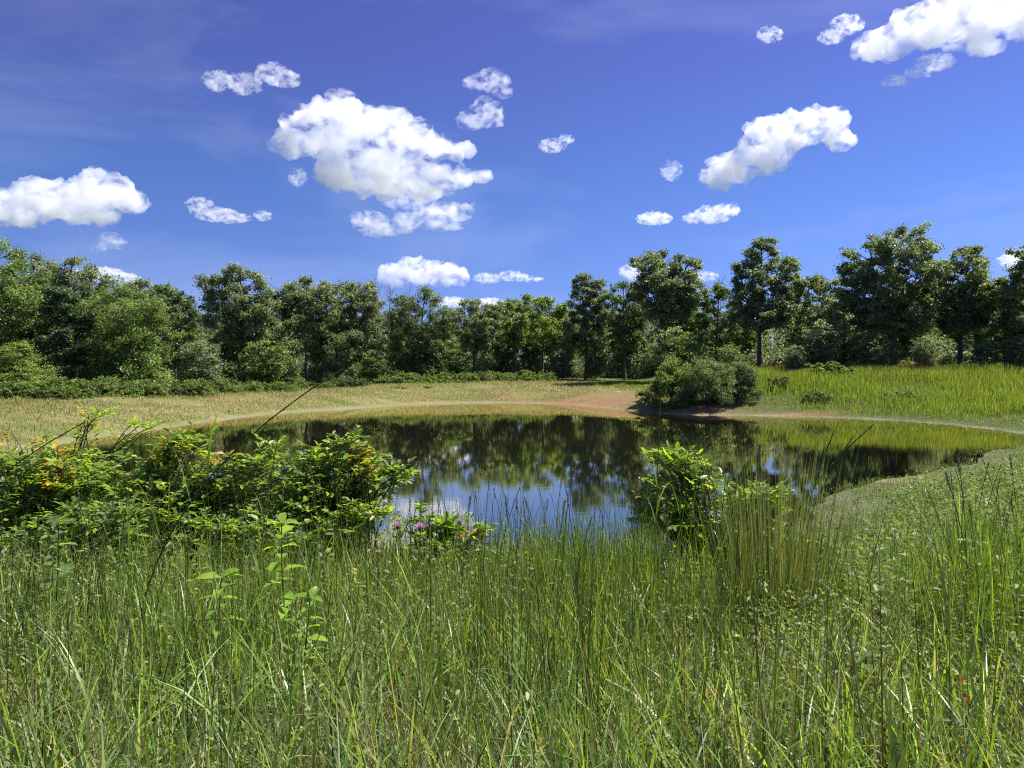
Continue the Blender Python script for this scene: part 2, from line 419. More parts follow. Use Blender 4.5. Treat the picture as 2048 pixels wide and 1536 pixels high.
def grid_axis(lo, hi, fine_lo, fine_hi, step, n_out=26):
    core = np.arange(fine_lo, fine_hi+step*.5, step)
    a = fine_lo-np.geomspace(step, fine_lo-lo, n_out)[::-1]; b = fine_hi+np.geomspace(step, hi-fine_hi, n_out)
    return np.concatenate([a, core, b])

def build_ground():
    xs = grid_axis(-4000, 4000, -34, 44, .42); ys = grid_axis(-600, 6000, -2, 76, .42)
    X, Y = np.meshgrid(xs, ys); x = X.ravel(); y = Y.ravel(); d = sdf(x, y)
    Z = height(x, y, d); nx, ny = len(xs), len(ys)
    i = (np.arange(ny-1)[:, None]*nx+np.arange(nx-1)[None]).ravel()
    F = np.stack([i, i+1, i+nx+1, i+nx], 1)
    # ground cover, as the place has it: R mown straw bank, G red clay, B pale mud / scum line, A-less green base
    far = sstep((y-18-.25*np.abs(x))/4)*(1-sstep((x-10)/6))*sstep((y-20)/6)
    lush_r = sstep((x-15)/4)*sstep((y-34)/8)
    straw = np.where((y > 20), 1-lush_r, 0)*sstep((24-d)/4)*(d > -3)
    straw *= np.where((x > 12), 0, 1)
    cl = np.exp(-(((x-6.2)/6.8)**2+((y-57.8+.55*(x-6))/3.4)**2))*1.25 + np.exp(-(((x-12.5)/3.0)**2+((y-48.3)/1.1)**2))*1.1 + np.exp(-(((x-18)/3.5)**2+((y-46.2)/.8)**2))*.8
    cl = np.clip(cl*(.55+.9*vnoise(x, y, 1.6, 5)), 0, 1)*(d < 8)*sstep((8-d)/4)*(.35+.9*vnoise(x, y, .6, 33))
    wet = np.exp(-(np.maximum(d, 0)/np.where(y < 31, .16, .34))**2)*(.25+1.1*vnoise(x, y, 1.3, 19))*(d > -1.0)
    nearwet = (1-sstep((y-26)/6))*np.exp(-(np.maximum(d-.1, 0)/1.4)**2)*(d > -2)
    edge = np.clip(np.maximum(wet*np.where(y < 31, .35, 1), nearwet*.25*(vnoise(x, y, .8, 6)>.55)), 0, 1)
    basin = (d <= 0).astype(float)*sstep(-d/1.5)
    col = np.stack([straw, cl, edge], 1)
    me = mesh_np('ground', np.stack([x, y, Z], 1), F4=F, col=col, smooth=True)
    a2 = me.attributes.new('basin', 'FLOAT', 'POINT'); a2.data.foreach_set('value', basin.astype(np.float32))
    m = bpy.data.materials.new('earth_and_turf'); n, l = nodes(m)
    at = n.new('ShaderNodeAttribute'); at.attribute_name = 'tone'; sp = n.new('ShaderNodeSeparateColor')
    l.new(at.outputs['Color'], sp.inputs[0])
    tc = n.new('ShaderNodeTexCoord')
    def noise(sc, det=4, stretch=(1, 1, 1), rough=.6):
        mp = n.new('ShaderNodeMapping'); mp.inputs['Scale'].default_value = stretch
        z = n.new('ShaderNodeTexNoise'); z.inputs['Scale'].default_value = sc; z.inputs['Detail'].default_value = det; z.inputs['Roughness'].default_value = rough
        l.new(tc.outputs['Object'], mp.inputs[0]); l.new(mp.outputs[0], z.inputs['Vector']); return z
    def ramp(src, stops):
        r = n.new('ShaderNodeValToRGB'); e = r.color_ramp.elements
        while len(e) < len(stops): e.new(.5)
        for k, (p, c) in enumerate(stops): e[k].position = p; e[k].color = (*c, 1)
        l.new(src.outputs[0], r.inputs[0]); return r
    def mix(f, a, b):
        x_ = n.new('ShaderNodeMix'); x_.data_type = 'RGBA'; l.new(f, x_.inputs[0]); l.new(a, x_.inputs[6]); l.new(b, x_.inputs[7]); return x_.outputs[2]
    green = ramp(noise(3.5, 6), [(.3, (.035, .055, .015)), (.5, (.065, .095, .025)), (.72, (.13, .12, .06))])
    strawc = ramp(noise(.8, 9, (.30, 1.0, 1), .78), [(.30, (.075, .11, .028)), (.44, (.13, .155, .045)), (.55, (.21, .18, .075)), (.68, (.33, .235, .125))])
    clayc = ramp(noise(5, 7), [(.3, (.17, .085, .042)), (.55, (.29, .15, .075)), (.75, (.34, .23, .13))])
    mudc = ramp(noise(9, 6), [(.3, (.11, .095, .055)), (.6, (.27, .24, .17)), (.8, (.42, .39, .30))])
    bas = ramp(noise(4, 4), [(.3, (.20, .165, .11)), (.7, (.40, .35, .26))])
    c = mix(sp.outputs[0], green.outputs[0], strawc.outputs[0])
    c = mix(sp.outputs[1], c, clayc.outputs[0]); c = mix(sp.outputs[2], c, mudc.outputs[0])
    ab = n.new('ShaderNodeAttribute'); ab.attribute_name = 'basin'
    c = mix(ab.outputs['Fac'], c, bas.outputs[0])
    p = n.new('ShaderNodeBsdfPrincipled'); p.inputs['Roughness'].default_value = .95; p.inputs['Specular IOR Level'].default_value = .2
    l.new(c, p.inputs['Base Color'])
    bn = noise(14, 6); bp = n.new('ShaderNodeBump'); bp.inputs['Strength'].default_value = .8; bp.inputs['Distance'].default_value = .06
    l.new(bn.outputs[0], bp.inputs['Height']); l.new(bp.outputs[0], p.inputs['Normal'])
    out = n.new('ShaderNodeOutputMaterial'); l.new(p.outputs[0], out.inputs[0])
    o = link('ground', me, m); tag(o, kind='structure')
build_ground()

def build_water():
    xs = np.arange(-22, 27.01, .5); ys = np.arange(9, 66.01, .5)
    X, Y = np.meshgrid(xs, ys); x = X.ravel(); y = Y.ravel(); d = sdf(x, y); nx = len(xs); ny = len(ys)
    i = (np.arange(ny-1)[:, None]*nx+np.arange(nx-1)[None]).ravel(); F = np.stack([i, i+1, i+nx+1, i+nx], 1)
    F = F[(d[F].min(1) < .5)]
    used = np.unique(F); rem = np.full(len(x), -1); rem[used] = np.arange(len(used)); F = rem[F]; x = x[used]; y = y[used]; d = d[used]
    me = mesh_np('water', np.stack([x, y, np.zeros_like(x)], 1), F4=F, smooth=True)
    depth = np.clip(-height(x, y, d), 0, 2)
    a = me.attributes.new('depth', 'FLOAT', 'POINT'); a.data.foreach_set('value', depth.astype(np.float32))
    m = bpy.data.materials.new('pond_water'); n, l = nodes(m)
    at = n.new('ShaderNodeAttribute'); at.attribute_name = 'depth'
    # light lost in turbid water: 1 - exp(-depth * k)
    mu = n.new('ShaderNodeMath'); mu.operation = 'MULTIPLY'; mu.inputs[1].default_value = -1.9
    ex = n.new('ShaderNodeMath'); ex.operation = 'EXPONENT'; su = n.new('ShaderNodeMath'); su.operation = 'SUBTRACT'; su.inputs[0].default_value = 1
    l.new(at.outputs['Fac'], mu.inputs[0]); l.new(mu.outputs[0], ex.inputs[0]); l.new(ex.outputs[0], su.inputs[1])
    tr = n.new('ShaderNodeBsdfTransparent'); tr.inputs[0].default_value = (.92, .88, .72, 1)
    df = n.new('ShaderNodeBsdfDiffuse'); df.inputs[0].default_value = (.034, .036, .022, 1)
    body = n.new('ShaderNodeMixShader'); l.new(su.outputs[0], body.inputs[0]); l.new(tr.outputs[0], body.inputs[1]); l.new(df.outputs[0], body.inputs[2])
    gl = n.new('ShaderNodeBsdfGlossy'); gl.inputs['Roughness'].default_value = .012; gl.inputs[0].default_value = (1, .93, .76, 1)
    tc = n.new('ShaderNodeTexCoord'); mp = n.new('ShaderNodeMapping'); mp.inputs['Scale'].default_value = (1.6, 5.5, 1)
    nz = n.new('ShaderNodeTexNoise'); nz.inputs['Scale'].default_value = 1.1; nz.inputs['Detail'].default_value = 4; nz.inputs['Roughness'].default_value = .55
    nb = n.new('ShaderNodeTexNoise'); nb.inputs['Scale'].default_value = .09; nb.inputs['Detail'].default_value = 2
    br = n.new('ShaderNodeMapRange'); br.inputs[1].default_value = .4; br.inputs[2].default_value = .62; br.inputs[3].default_value = .25; br.inputs[4].default_value = 1.0
    hm = n.new('ShaderNodeMath'); hm.operation = 'MULTIPLY'
    bp = n.new('ShaderNodeBump'); bp.inputs['Strength'].default_value = .05; bp.inputs['Distance'].default_value = .02
    l.new(tc.outputs['Object'], mp.inputs[0]); l.new(mp.outputs[0], nz.inputs['Vector']); l.new(tc.outputs['Object'], nb.inputs['Vector'])
    l.new(nb.outputs[0], br.inputs[0]); l.new(nz.outputs[0], hm.inputs[0]); l.new(br.outputs[0], hm.inputs[1])
    l.new(hm.outputs[0], bp.inputs['Height']); l.new(bp.outputs[0], gl.inputs['Normal'])
    fr = n.new('ShaderNodeFresnel'); fr.inputs['IOR'].default_value = 2.0; l.new(bp.outputs[0], fr.inputs['Normal'])
    fm = n.new('ShaderNodeMapRange'); fm.inputs[3].default_value = .78; fm.inputs[4].default_value = 1.0; l.new(fr.outputs[0], fm.inputs[0])
    mx = n.new('ShaderNodeMixShader'); l.new(fm.outputs[0], mx.inputs[0]); l.new(body.outputs[0], mx.inputs[1]); l.new(gl.outputs[0], mx.inputs[2])
    out = n.new('ShaderNodeOutputMaterial'); l.new(mx.outputs[0], out.inputs[0])
    o = link('water', me, m); tag(o, kind='structure')
build_water()
# ------------------------------------------------------------------ trees
GREENS = {
 'oak':   [(.080,.098,.052),(.098,.114,.062),(.064,.082,.042)],
 'dark':  [(.060,.080,.038),(.074,.094,.044),(.050,.070,.034)],
 'light': [(.070,.100,.026),(.060,.090,.026),(.085,.115,.035)],
 'olive': [(.065,.082,.034),(.078,.094,.042),(.052,.070,.028)],
 'yellow':[(.085,.120,.024),(.070,.105,.022),(.10,.13,.03)],
 'pine':  [(.026,.044,.022),(.034,.054,.026),(.042,.060,.028)],
}
for _k in GREENS: GREENS[_k] = [tuple(min(c*2.7, .34) for c in t) for t in GREENS[_k]]
def profile(kind, u):
    if kind == 'spire': return .28+.72*np.sin(np.pi*np.clip((1-u)**1.25, 0, 1)*.62)
    if kind == 'umbrella': return .35+.65*np.sin(np.pi*(.12+.72*u))**.8
    if kind == 'open': return .45+.5*np.sin(np.pi*(.15+.75*u))
    if kind == 'cone': return .12+.9*(1-u)
    return .30+.72*np.sin(np.pi*(.10+.80*u))**.75                 # round

def tree_geo(H, leaders, base_r, n_leaf, lsize, greens, kind='round', seed=0, gap=.0, skirt=0.0, flat=.75):
    """leaders: list of (dx, dy, top z, half width, crown bottom z).  returns (wood Geo, leaf Geo)"""
    n_leaf = int(n_leaf*1.6); lsize *= .80
    rng = np.random.default_rng(seed)
    W = Geo(); L = Geo(); cl = []                   # clumps: centre, radius, weight
    fork = min(l[4] for l in leaders)*.8+.3
    lean = rng.normal(size=2)*.02*H
    def spine(dx, dy, zt, f):
        ts = np.linspace(0, 1, 12)
        x = dx*np.clip((ts*zt-f)/(zt-f), 0, 1)**.75+lean[0]*ts+np.sin(ts*5+seed)*.012*H*ts
        y = dy*np.clip((ts*zt-f)/(zt-f), 0, 1)**.75+lean[1]*ts+np.cos(ts*4+seed)*.012*H*ts
        return np.stack([x, y, ts*zt], 1)
    for li, (dx, dy, zt, hw, cb) in enumerate(leaders):
        P = spine(dx, dy, zt*.945, fork); r = base_r*(1-.93*np.linspace(0, 1, 12)**.9)*(1 if li == 0 else .7)+.012
        r[0] *= 1.5
        k0 = 0 if li == 0 else max(0, int(fork/zt*11)-1)
        P[0, 2] -= .3
        tube(W, P[k0:], r[k0:], 7)
        n = int(16+ (zt-cb)*2.2); az = rng.uniform(0, 6.28)
        for i in range(n):
            u = (i+rng.uniform(.1, .9))/n; zc = cb+(zt*.955-cb)*u
            az += 2.4+rng.normal()*.4
            R = hw*profile(kind, u)*rng.uniform(.62, 1.18)
            up = {'cone': .05, 'spire': .75}.get(kind, .55)*(.6+.7*u)
            zs = zc-R*up*.65; zs = max(zs, fork*.6)
            px = np.interp(zs, P[:, 2], P[:, 0]); py = np.interp(zs, P[:, 2], P[:, 1])
            ts = np.linspace(0, 1, 6)[:, None]
            dirh = np.array([math.cos(az), math.sin(az), 0])
            path = np.array([px, py, zs])+dirh*R*ts+np.array([0, 0, 1])*(zc-zs)*ts**.8+np.array([0, 0, 1])*np.sin(ts*3.1)*R*.06
            path += rng.normal(size=(6, 3))*R*.035*ts
            br = base_r*.30*(1-.75*u)*(1-.85*ts[:, 0])+.008
            tube(W, path, br, 4)
            ns = max(5, int(4+R*2.8))
            for s in range(ns):
                t = rng.uniform(.35, 1.02); a2 = az+rng.choice([-1, 1])*rng.uniform(.3, 1.2)
                sl = R*rng.uniform(.16, .36)*(1.2-.5*t)+.25
                st = np.array([np.interp(t, ts[:, 0], path[:, k]) for k in range(3)])
                en = st+np.array([math.cos(a2)*sl, math.sin(a2)*sl, sl*rng.uniform(-.15, .75)])
                tube(W, [st, (st+en)/2+rng.normal(size=3)*.04, en], [.03, .02, .008], 3)
                if rng.random() > gap*(.4+.6*(t)): cl.append((en, rng.uniform(.20, .46)*(.55+.07*hw*2), 1.0))
            cl.append((path[-1]+np.array([0, 0, .1]), rng.uniform(.35, .6)*(.6+.07*hw*2), 1.1))
        for q in range(5):                           # leading twigs at the top
            e = P[-1]+rng.normal(size=3)*np.array([.3, .3, .15])*hw*.35+np.array([0, 0, rng.uniform(0, .25)])
            tube(W, [P[-2], (P[-1]+e)/2, e], [.02, .012, .005], 3)
            cl.append((e, rng.uniform(.25, .45), 1.0))
        if skirt:
            for q in range(int(skirt)):
                a = rng.uniform(0, 6.28); rr = hw*rng.uniform(.3, 1.05); zz = rng.uniform(.3, cb+1)
                cl.append((np.array([math.cos(a)*rr, math.sin(a)*rr, zz]), rng.uniform(.4, .8), .8))
    c = np.array([k[0] for k in cl]); r = np.array([k[1] for k in cl]); w = r**2*np.array([k[2] for k in cl]); w /= w.sum()
    idx = rng.choice(len(cl), n_leaf, p=w)
    dv = unit(rng.normal(size=(n_leaf, 3))); rad = rng.uniform(0, 1, n_leaf)**.42
    dv[:, 2] *= flat
    pos = c[idx]+dv*(r[idx]*rad)[:, None]
    lo = rng.random(n_leaf) < .28
    pos[lo] += rng.normal(size=(lo.sum(), 3))*np.array([.24, .24, .15])
    d = unit(dv*.8+rng.normal(size=(n_leaf, 3))*.6+np.array([0, 0, -.25]))
    nr = unit(rng.normal(size=(n_leaf, 3))*.55+np.array([0, 0, 1.0])+dv*.3)
    base = np.array(GREENS[greens]); tone = base[rng.choice(len(base), n_leaf)]
    ct = 1+rng.normal(size=len(cl))*.16
    tone = np.clip(tone*(ct[idx]*np.exp(rng.normal(size=n_leaf)*.38))[:, None], .008, .4)
    ls = lsize*rng.uniform(.6, 1.35, n_leaf)
    cards(L, pos, d, nr, ls, ls*rng.uniform(.5, .75, n_leaf), tone)
    return W, L

PROTO = {}
def plant_tree(name, label, cat, loc, wood, crown, group=None, rz=0.0, sc=(1, 1, 1), wood_mat=None):
    root = empty(name, loc, rz); root.scale = sc
    tag(root, label, cat, group)
    link('trunk', wood, None, root)
    link('crown', crown, None, root)
    return root

def M(px, depth): return (px-1024)/FPX*depth
def belt(px): return float(np.interp(px, [-200, 0, 200, 440, 640, 760, 960, 1120, 1200, 1300], [41, 43, 47, 54, 64, 70, 75, 77, 77, 50]))
def front_tree(label, px, D, tops, cb, br, n, kind='round', greens='oak', lsize=.24, gap=.15, skirt=0, seed=None, dxy=1.0, name='broadleaf_tree', cat='tree', flat=.8):
    """px: trunk column; tops: (column, row, half width in px) of each leader; cb: row of the crown bottom"""
    D = max(D+7*float(sstep((960-px)/120)), belt(px)+4)
    x = M(px, D); y = D; z0 = float(height(np.array([x]), np.array([y]))[0])
    sd = seed if seed is not None else int(px*3+D)+1000+1000
    rg = np.random.default_rng(sd)
    ld = []
    for tx, ty, hw in tops:
        zt = pix(tx, ty, D).z-z0; zb = max(.8, pix(px, cb, D).z-z0)
        ld.append((M(tx, D)-x, rg.uniform(-.3, .3)*hw/FPX*D, zt, hw/FPX*D, zb))
    H = max(l[2] for l in ld)
    W, L = tree_geo(H, ld, br, n, lsize, greens, kind, sd, gap, skirt, flat)
    wm = W.mesh('trunk', True); wm.materials.append(M_BARK); lm = L.mesh('crown'); lm.materials.append(M_TREE)
    return plant_tree(name, label, cat, (x, y, z0), wm, lm)

def front_row():
    T = front_tree
    T('tall leafy tree cut off by the left edge, nearest of the left woods', -50, 44, [(-35,478,95),(20,560,60)], 700, .22, 26000, greens='light', lsize=.20, skirt=30)
    T('thin-topped tree with a flat sparse tuft, second along from the left edge', 88, 50, [(70,506,48),(60,560,50)], 640, .18, 9000, 'umbrella', 'oak', .20, .5)
    T('dark ragged tree with several tufted tops left of the broad pale green tree', 150, 50, [(150,515,46),(190,540,42),(118,540,34)], 660, .20, 13000, 'open', 'oak', .21, .35)
    T('dark conifer with drooping layered boughs among the left broadleaf trees', 128, 45, [(130,572,70)], 762, .20, 26000, 'cone', 'pine', .17, .1, name='conifer_tree', flat=.28)
    T('low bright conifer with feathery flat boughs at the far left, in front', 30, 38, [(35,690,70)], 780, .10, 16000, 'cone', 'yellow', .11, .0, name='conifer_tree', flat=.22)
    T('broad rounded pale green tree with leaves down to the ground in the left woods', 262, 47, [(240,565,75),(300,600,65),(200,600,60)], 735, .2, 36000, 'round', 'light', .19, .08, 60)
    T('rounded tree top showing just above and behind the broad pale green tree', 290, 58, [(285,560,46)], 650, .18, 9000, greens='oak', lsize=.22)
    T('small round tree filling the notch left of the spiky-topped tree', 350, 57, [(345,575,44)], 700, .16, 12000, greens='dark', lsize=.22, skirt=20)
    T('tall tree with two spiky tops and a straight dark trunk, left of the middle', 486, 55, [(478,530,50),(430,548,42),(510,590,36)], 690, .20, 27000, 'round', 'oak', .21, .25)
    T('small pale tree squeezed between the spiky-topped tree and the flat-topped pair', 565, 54, [(565,605,40)], 740, .12, 12000, greens='olive', lsize=.2, skirt=25)
    T('spreading flat-topped tree, left one of the flat-topped pair', 612, 60, [(612,556,52),(575,572,38),(650,566,40)], 660, .18, 18000, 'umbrella', 'oak', .23, .3)
    T('slightly lower flat-topped tree, right one of the flat-topped pair', 700, 63, [(712,560,48),(745,585,34)], 670, .18, 15000, 'umbrella', 'oak', .23, .3)
    T('mid-height dense tree under the right one of the flat-topped pair', 672, 58, [(670,640,55)], 745, .16, 14000, greens='dark', lsize=.21, skirt=20)
    T('olive green tree right of the pale dead trunk, leaves down to its foot', 838, 66, [(845,576,55),(800,590,36),(885,620,36)], 740, .19, 30000, 'round', 'olive', .22, .15, 30)
    T('dark tree right of the olive green one, beside the dip in the treeline', 948, 76, [(950,597,45),(985,612,30)], 700, .18, 15000, greens='oak', lsize=.24)
    T('yellowish green tree left of the centre of the woods, over the shrub belt', 1030, 82, [(1025,598,46),(1000,610,30)], 690, .18, 14000, greens='light', lsize=.25)
    T('brightest yellow-green tree top in the middle of the woods', 1085, 86, [(1085,592,50)], 680, .18, 14000, greens='yellow', lsize=.25)
    T('dark pointed tree with twin tufted tops just right of the middle', 1172, 80, [(1160,548,40),(1195,556,34)], 700, .20, 19000, 'spire', 'oak', .24, .25)
    T('round dark tree between the twin-topped tree and the tall open oak', 1250, 78, [(1250,560,42),(1275,575,30)], 700, .18, 15000, greens='dark', lsize=.24)
    T('tall open oak with gappy crown and bare straight trunk above the bush', 1325, 71, [(1320,495,52),(1290,505,34),(1370,510,42),(1385,560,34)], 640, .22, 25000, 'open', 'oak', .24, .42)
    T('low dark tree between the tall open oak and the tall conical tree', 1432, 73, [(1432,572,40)], 700, .18, 13000, greens='dark', lsize=.23, skirt=15)
    T('tall conical tree standing forward with a straight dark trunk, tallest right of the oak', 1518, 66, [(1518,468,52),(1572,512,42),(1468,525,26),(1590,560,32)], 655, .22, 34000, 'spire', 'oak', .22, .28)
    T('smaller tree in the gap right of the tall conical tree', 1650, 70, [(1648,552,44)], 690, .18, 14000, greens='oak', lsize=.23, skirt=10)
    T('massive broad oak with thick dark trunk, highest crown on the right', 1786, 64, [(1800,452,66),(1740,478,56),(1700,520,42),(1858,480,46),(1870,560,40)], 665, .32, 52000, 'round', 'oak', .22, .25)
    T('oak with a rounded domed top right of the massive broad oak', 1920, 64, [(1948,486,46),(1915,515,40),(1975,545,40)], 665, .25, 28000, 'round', 'oak', .22, .22)
    T('rounded lower tree right of the domed oak', 2010, 62, [(2005,555,44)], 690, .2, 15000, greens='olive', lsize=.22)
    T('tree cut off by the right edge of the photo', 2085, 60, [(2085,470,60)], 680, .25, 20000, greens='oak', lsize=.22)
    T('leafy tree left of the massive broad oak, leaning under its crown', 1690, 66, [(1690,590,44)], 720, .16, 13000, greens='oak', lsize=.21, skirt=20)
front_row()

# dead trees
def snag(label, px, D, top, seed, br=.11):
    D = max(D+7, belt(px)+3); rng = np.random.default_rng(seed); x = M(px, D); z0 = float(height(np.array([x]), np.array([D]))[0]); H = pix(px, top, D).z-z0
    root = empty('dead_tree', (x, D, z0)); tag(root, label, 'dead tree')
    g = Geo(); ts = np.linspace(0, 1, 14)
    P = np.stack([np.sin(ts*4+seed)*.16, np.cos(ts*3)*.1, ts*H], 1); P[0, 2] = -.3
    tube(g, P, br*(1-.88*ts)+.006, 7); link('trunk', g.mesh('trunk', True), M_SNAG, root)
    for i in range(15):
        g = Geo(); z = H*rng.uniform(.35, .96); a = rng.uniform(0, 6.28); ln = rng.uniform(.6, 1.8)*(1.25-z/H)
        s = np.array([np.interp(z, P[:, 2], P[:, 0]), np.interp(z, P[:, 2], P[:, 1]), z]); t = np.linspace(0, 1, 6)[:, None]
        path = s+np.array([math.cos(a), math.sin(a), .9])*ln*t+np.array([0, 0, .5])*ln*t*t+rng.normal(size=(6, 3))*.05*t
        tube(g, path, .028*(1-.85*t[:, 0])+.003, 4)
        for q in range(3):
            k = rng.integers(2, 5); e = path[k]+rng.normal(size=3)*.25+np.array([0, 0, .35]); tube(g, [path[k], (path[k]+e)/2+.03, e], [.012, .008, .003], 3)
        link('branch', g.mesh('branch'), M_SNAG, root)
snag('pale dead tree with bare forked branches left of the olive green tree', 778, 63, 574, 4)
snag('thin dead tree poking bare twigs above the treeline left of the olive green tree', 756, 64, 568, 9, .07)
snag('slim dead tree with bare twigs left of the tall conical tree', 1437, 70, 548, 12, .08)
snag('thin dead twiggy tree rising from the top of the olive green tree', 822, 66, 566, 21, .06)

# the woods behind: copies of a few trees, each its own thing
def back_woods():
    rng = np.random.default_rng(11); protos = []
    for k in range(6):
        H = 11.0; kind = ['round', 'round', 'open', 'spire', 'round', 'umbrella'][k]
        gr = ['oak', 'dark', 'oak', 'light', 'olive', 'dark'][k]
        ld = [(0, 0, H, 2.3, 3.0), (1.2, .5, H*.86, 1.7, 3.4), (-1.3, -.4, H*.8, 1.6, 3.0)]
        W, L = tree_geo(H, ld, .17, 15000, .27, gr, kind, 50+k, .12, 14)
        wm = W.mesh('trunk', True); wm.materials.append(M_BARK); lm = L.mesh('crown'); lm.materials.append(M_TREE)
        protos.append((wm, lm))
    skx = [-300, 0, 60, 200, 330, 380, 540, 580, 760, 800, 900, 1000, 1100, 1220, 1400, 1440, 1640, 1700, 1850, 2048, 2400]
    sky_ = [560, 565, 575, 590, 588, 600, 620, 610, 612, 615, 632, 615, 610, 598, 600, 602, 603, 590, 585, 582, 570]
    dx = [-300, 0, 300, 620, 850, 1000, 1200, 1500, 2048, 2400]; dd = [52, 55, 62, 76, 88, 93, 90, 76, 68, 64]
    k = 0
    for row, off in enumerate([3, 8, 15, 25]):
        n = [30, 30, 28, 28][row]
        for i in range(n):
            px = -280+2620*(i+rng.uniform(.1, .9))/n
            D = float(np.interp(px, dx, dd))+off+rng.uniform(-1.5, 1.5)
            top = float(np.interp(px, skx, sky_))+rng.normal()*9+row*2+6
            x = M(px, D); z0 = float(height(np.array([x]), np.array([D]))[0])
            s = (pix(px, top, D).z-z0)/11.2
            wm, lm = protos[int(rng.integers(0, 6))]; w_ = s*rng.uniform(.8, 1.1)*1.05
            reg = int(np.searchsorted([560, 1000, 1430], px))
            wh = ['the left woods', 'the flat-topped pair and the olive green tree', 'the middle of the woods', 'the big oaks on the right'][reg]
            rw = ['close behind', 'further in behind', 'deep in the woods behind', 'farthest back behind'][row]
            plant_tree('woodland_tree', 'tree standing '+rw+' '+wh, 'tree', (x, D, z0), wm, lm,
                       'trees '+rw+' '+wh, rng.uniform(0, 6.28), (w_, w_, s)); k += 1
back_woods()

def saplings():
    """young trees at the edge of the woods"""
    rng = np.random.default_rng(23); protos = []
    for k in range(4):
        W, L = tree_geo(4.0, [(0, 0, 4.0, 1.4, .9), (.6, .2, 3.2, 1.0, .8)], .06, 5200, .19, ['light', 'oak', 'oak', 'oak'][k], 'round', 80+k, .2, 8, .38)
        wm = W.mesh('trunk', True); wm.materials.append(M_BARK); lm = L.mesh('crown'); lm.materials.append(M_TREE)
        protos.append((wm, lm))
    named = [(1345, 66, 655, 'pale green sapling in front of the trunk of the tall open oak'),
             (1640, 62, 640, 'bushy young tree between the tall conical tree and the massive oak'),
             (1590, 61, 690, 'low sapling just right of the foot of the tall conical tree'),
             (1745, 61, 668, 'young tree left of the thick trunk of the massive broad oak'),
             (1850, 60, 672, 'young tree between the two big right-hand oak trunks'),
             (1975, 60, 680, 'sapling right of the domed oak trunk'),
             (1460, 62, 690, 'sapling behind the right side of the dark bush, left of the tall conical tree'),
             (1190, 74, 700, 'sapling under the twin-topped dark tree'),
             (1125, 78, 690, 'sapling under the trees at the right end of the shrub belt'),
             (530, 59, 680, 'sapling right of the trunk of the spiky-topped tree'),
             (400, 57, 680, 'sapling left of the trunk of the spiky-topped tree'),
             (915, 72, 690, 'sapling right of the olive green tree'),
             (745, 67, 700, 'sapling left of the pale dead trunk'),
             (2040, 59, 670, 'sapling at the right edge of the woods')]
    for px, D, top, lab in named:
        D = max(D, belt(px)+2.5)
        x = M(px, D); z0 = float(height(np.array([x]), np.array([D]))[0]); s = (pix(px, top, D).z-z0)/4.1
        wm, lm = protos[int(rng.integers(0, 4))]; w_ = s*rng.uniform(.85, 1.15)
        plant_tree('sapling', lab, 'sapling', (x, D, z0), wm, lm, 'saplings at the edge of the woods', rng.uniform(0, 6), (w_, w_, s))
saplings()

def undergrowth():
    """leaf mass under the wood: nobody could count it"""
    g = Geo(); rng = np.random.default_rng(5); n = 240000
    dx = [-300, 0, 300, 620, 850, 1000, 1200, 1500, 2048, 2400]; dd = [53, 57, 64, 77, 88, 93, 90, 74, 67, 63]
    px = rng.uniform(-280, 2340, n); D = np.interp(px, dx, dd)+1+rng.exponential(9, n)
    x = (px-1024)/FPX*D; z0 = height(x, D)
    off = D-np.interp(px, dx, dd); hh = (.6+2.2*vnoise(x, D, 2.5, 4))*(.9+.16*np.clip(off, 0, 14))
    z = z0+rng.uniform(0, 1, n)*hh
    nr = unit(rng.normal(size=(n, 3))*.6+np.array([0, 0, 1])); d = unit(rng.normal(size=(n, 3)))
    ls = rng.uniform(.16, .40, n)
    c = np.array(GREENS['oak'])[rng.integers(0, 3, n)]*(1+rng.normal(size=(n, 1))*.3)
    cards(g, np.stack([x, D, z], 1), d, nr, ls, ls*.6, np.clip(c, .006, .3))
    o = link('undergrowth', g.mesh('undergrowth'), M_TREE)
    tag(o, 'dark leafy undergrowth on the floor of the woods', 'undergrowth', kind='stuff')
undergrowth()
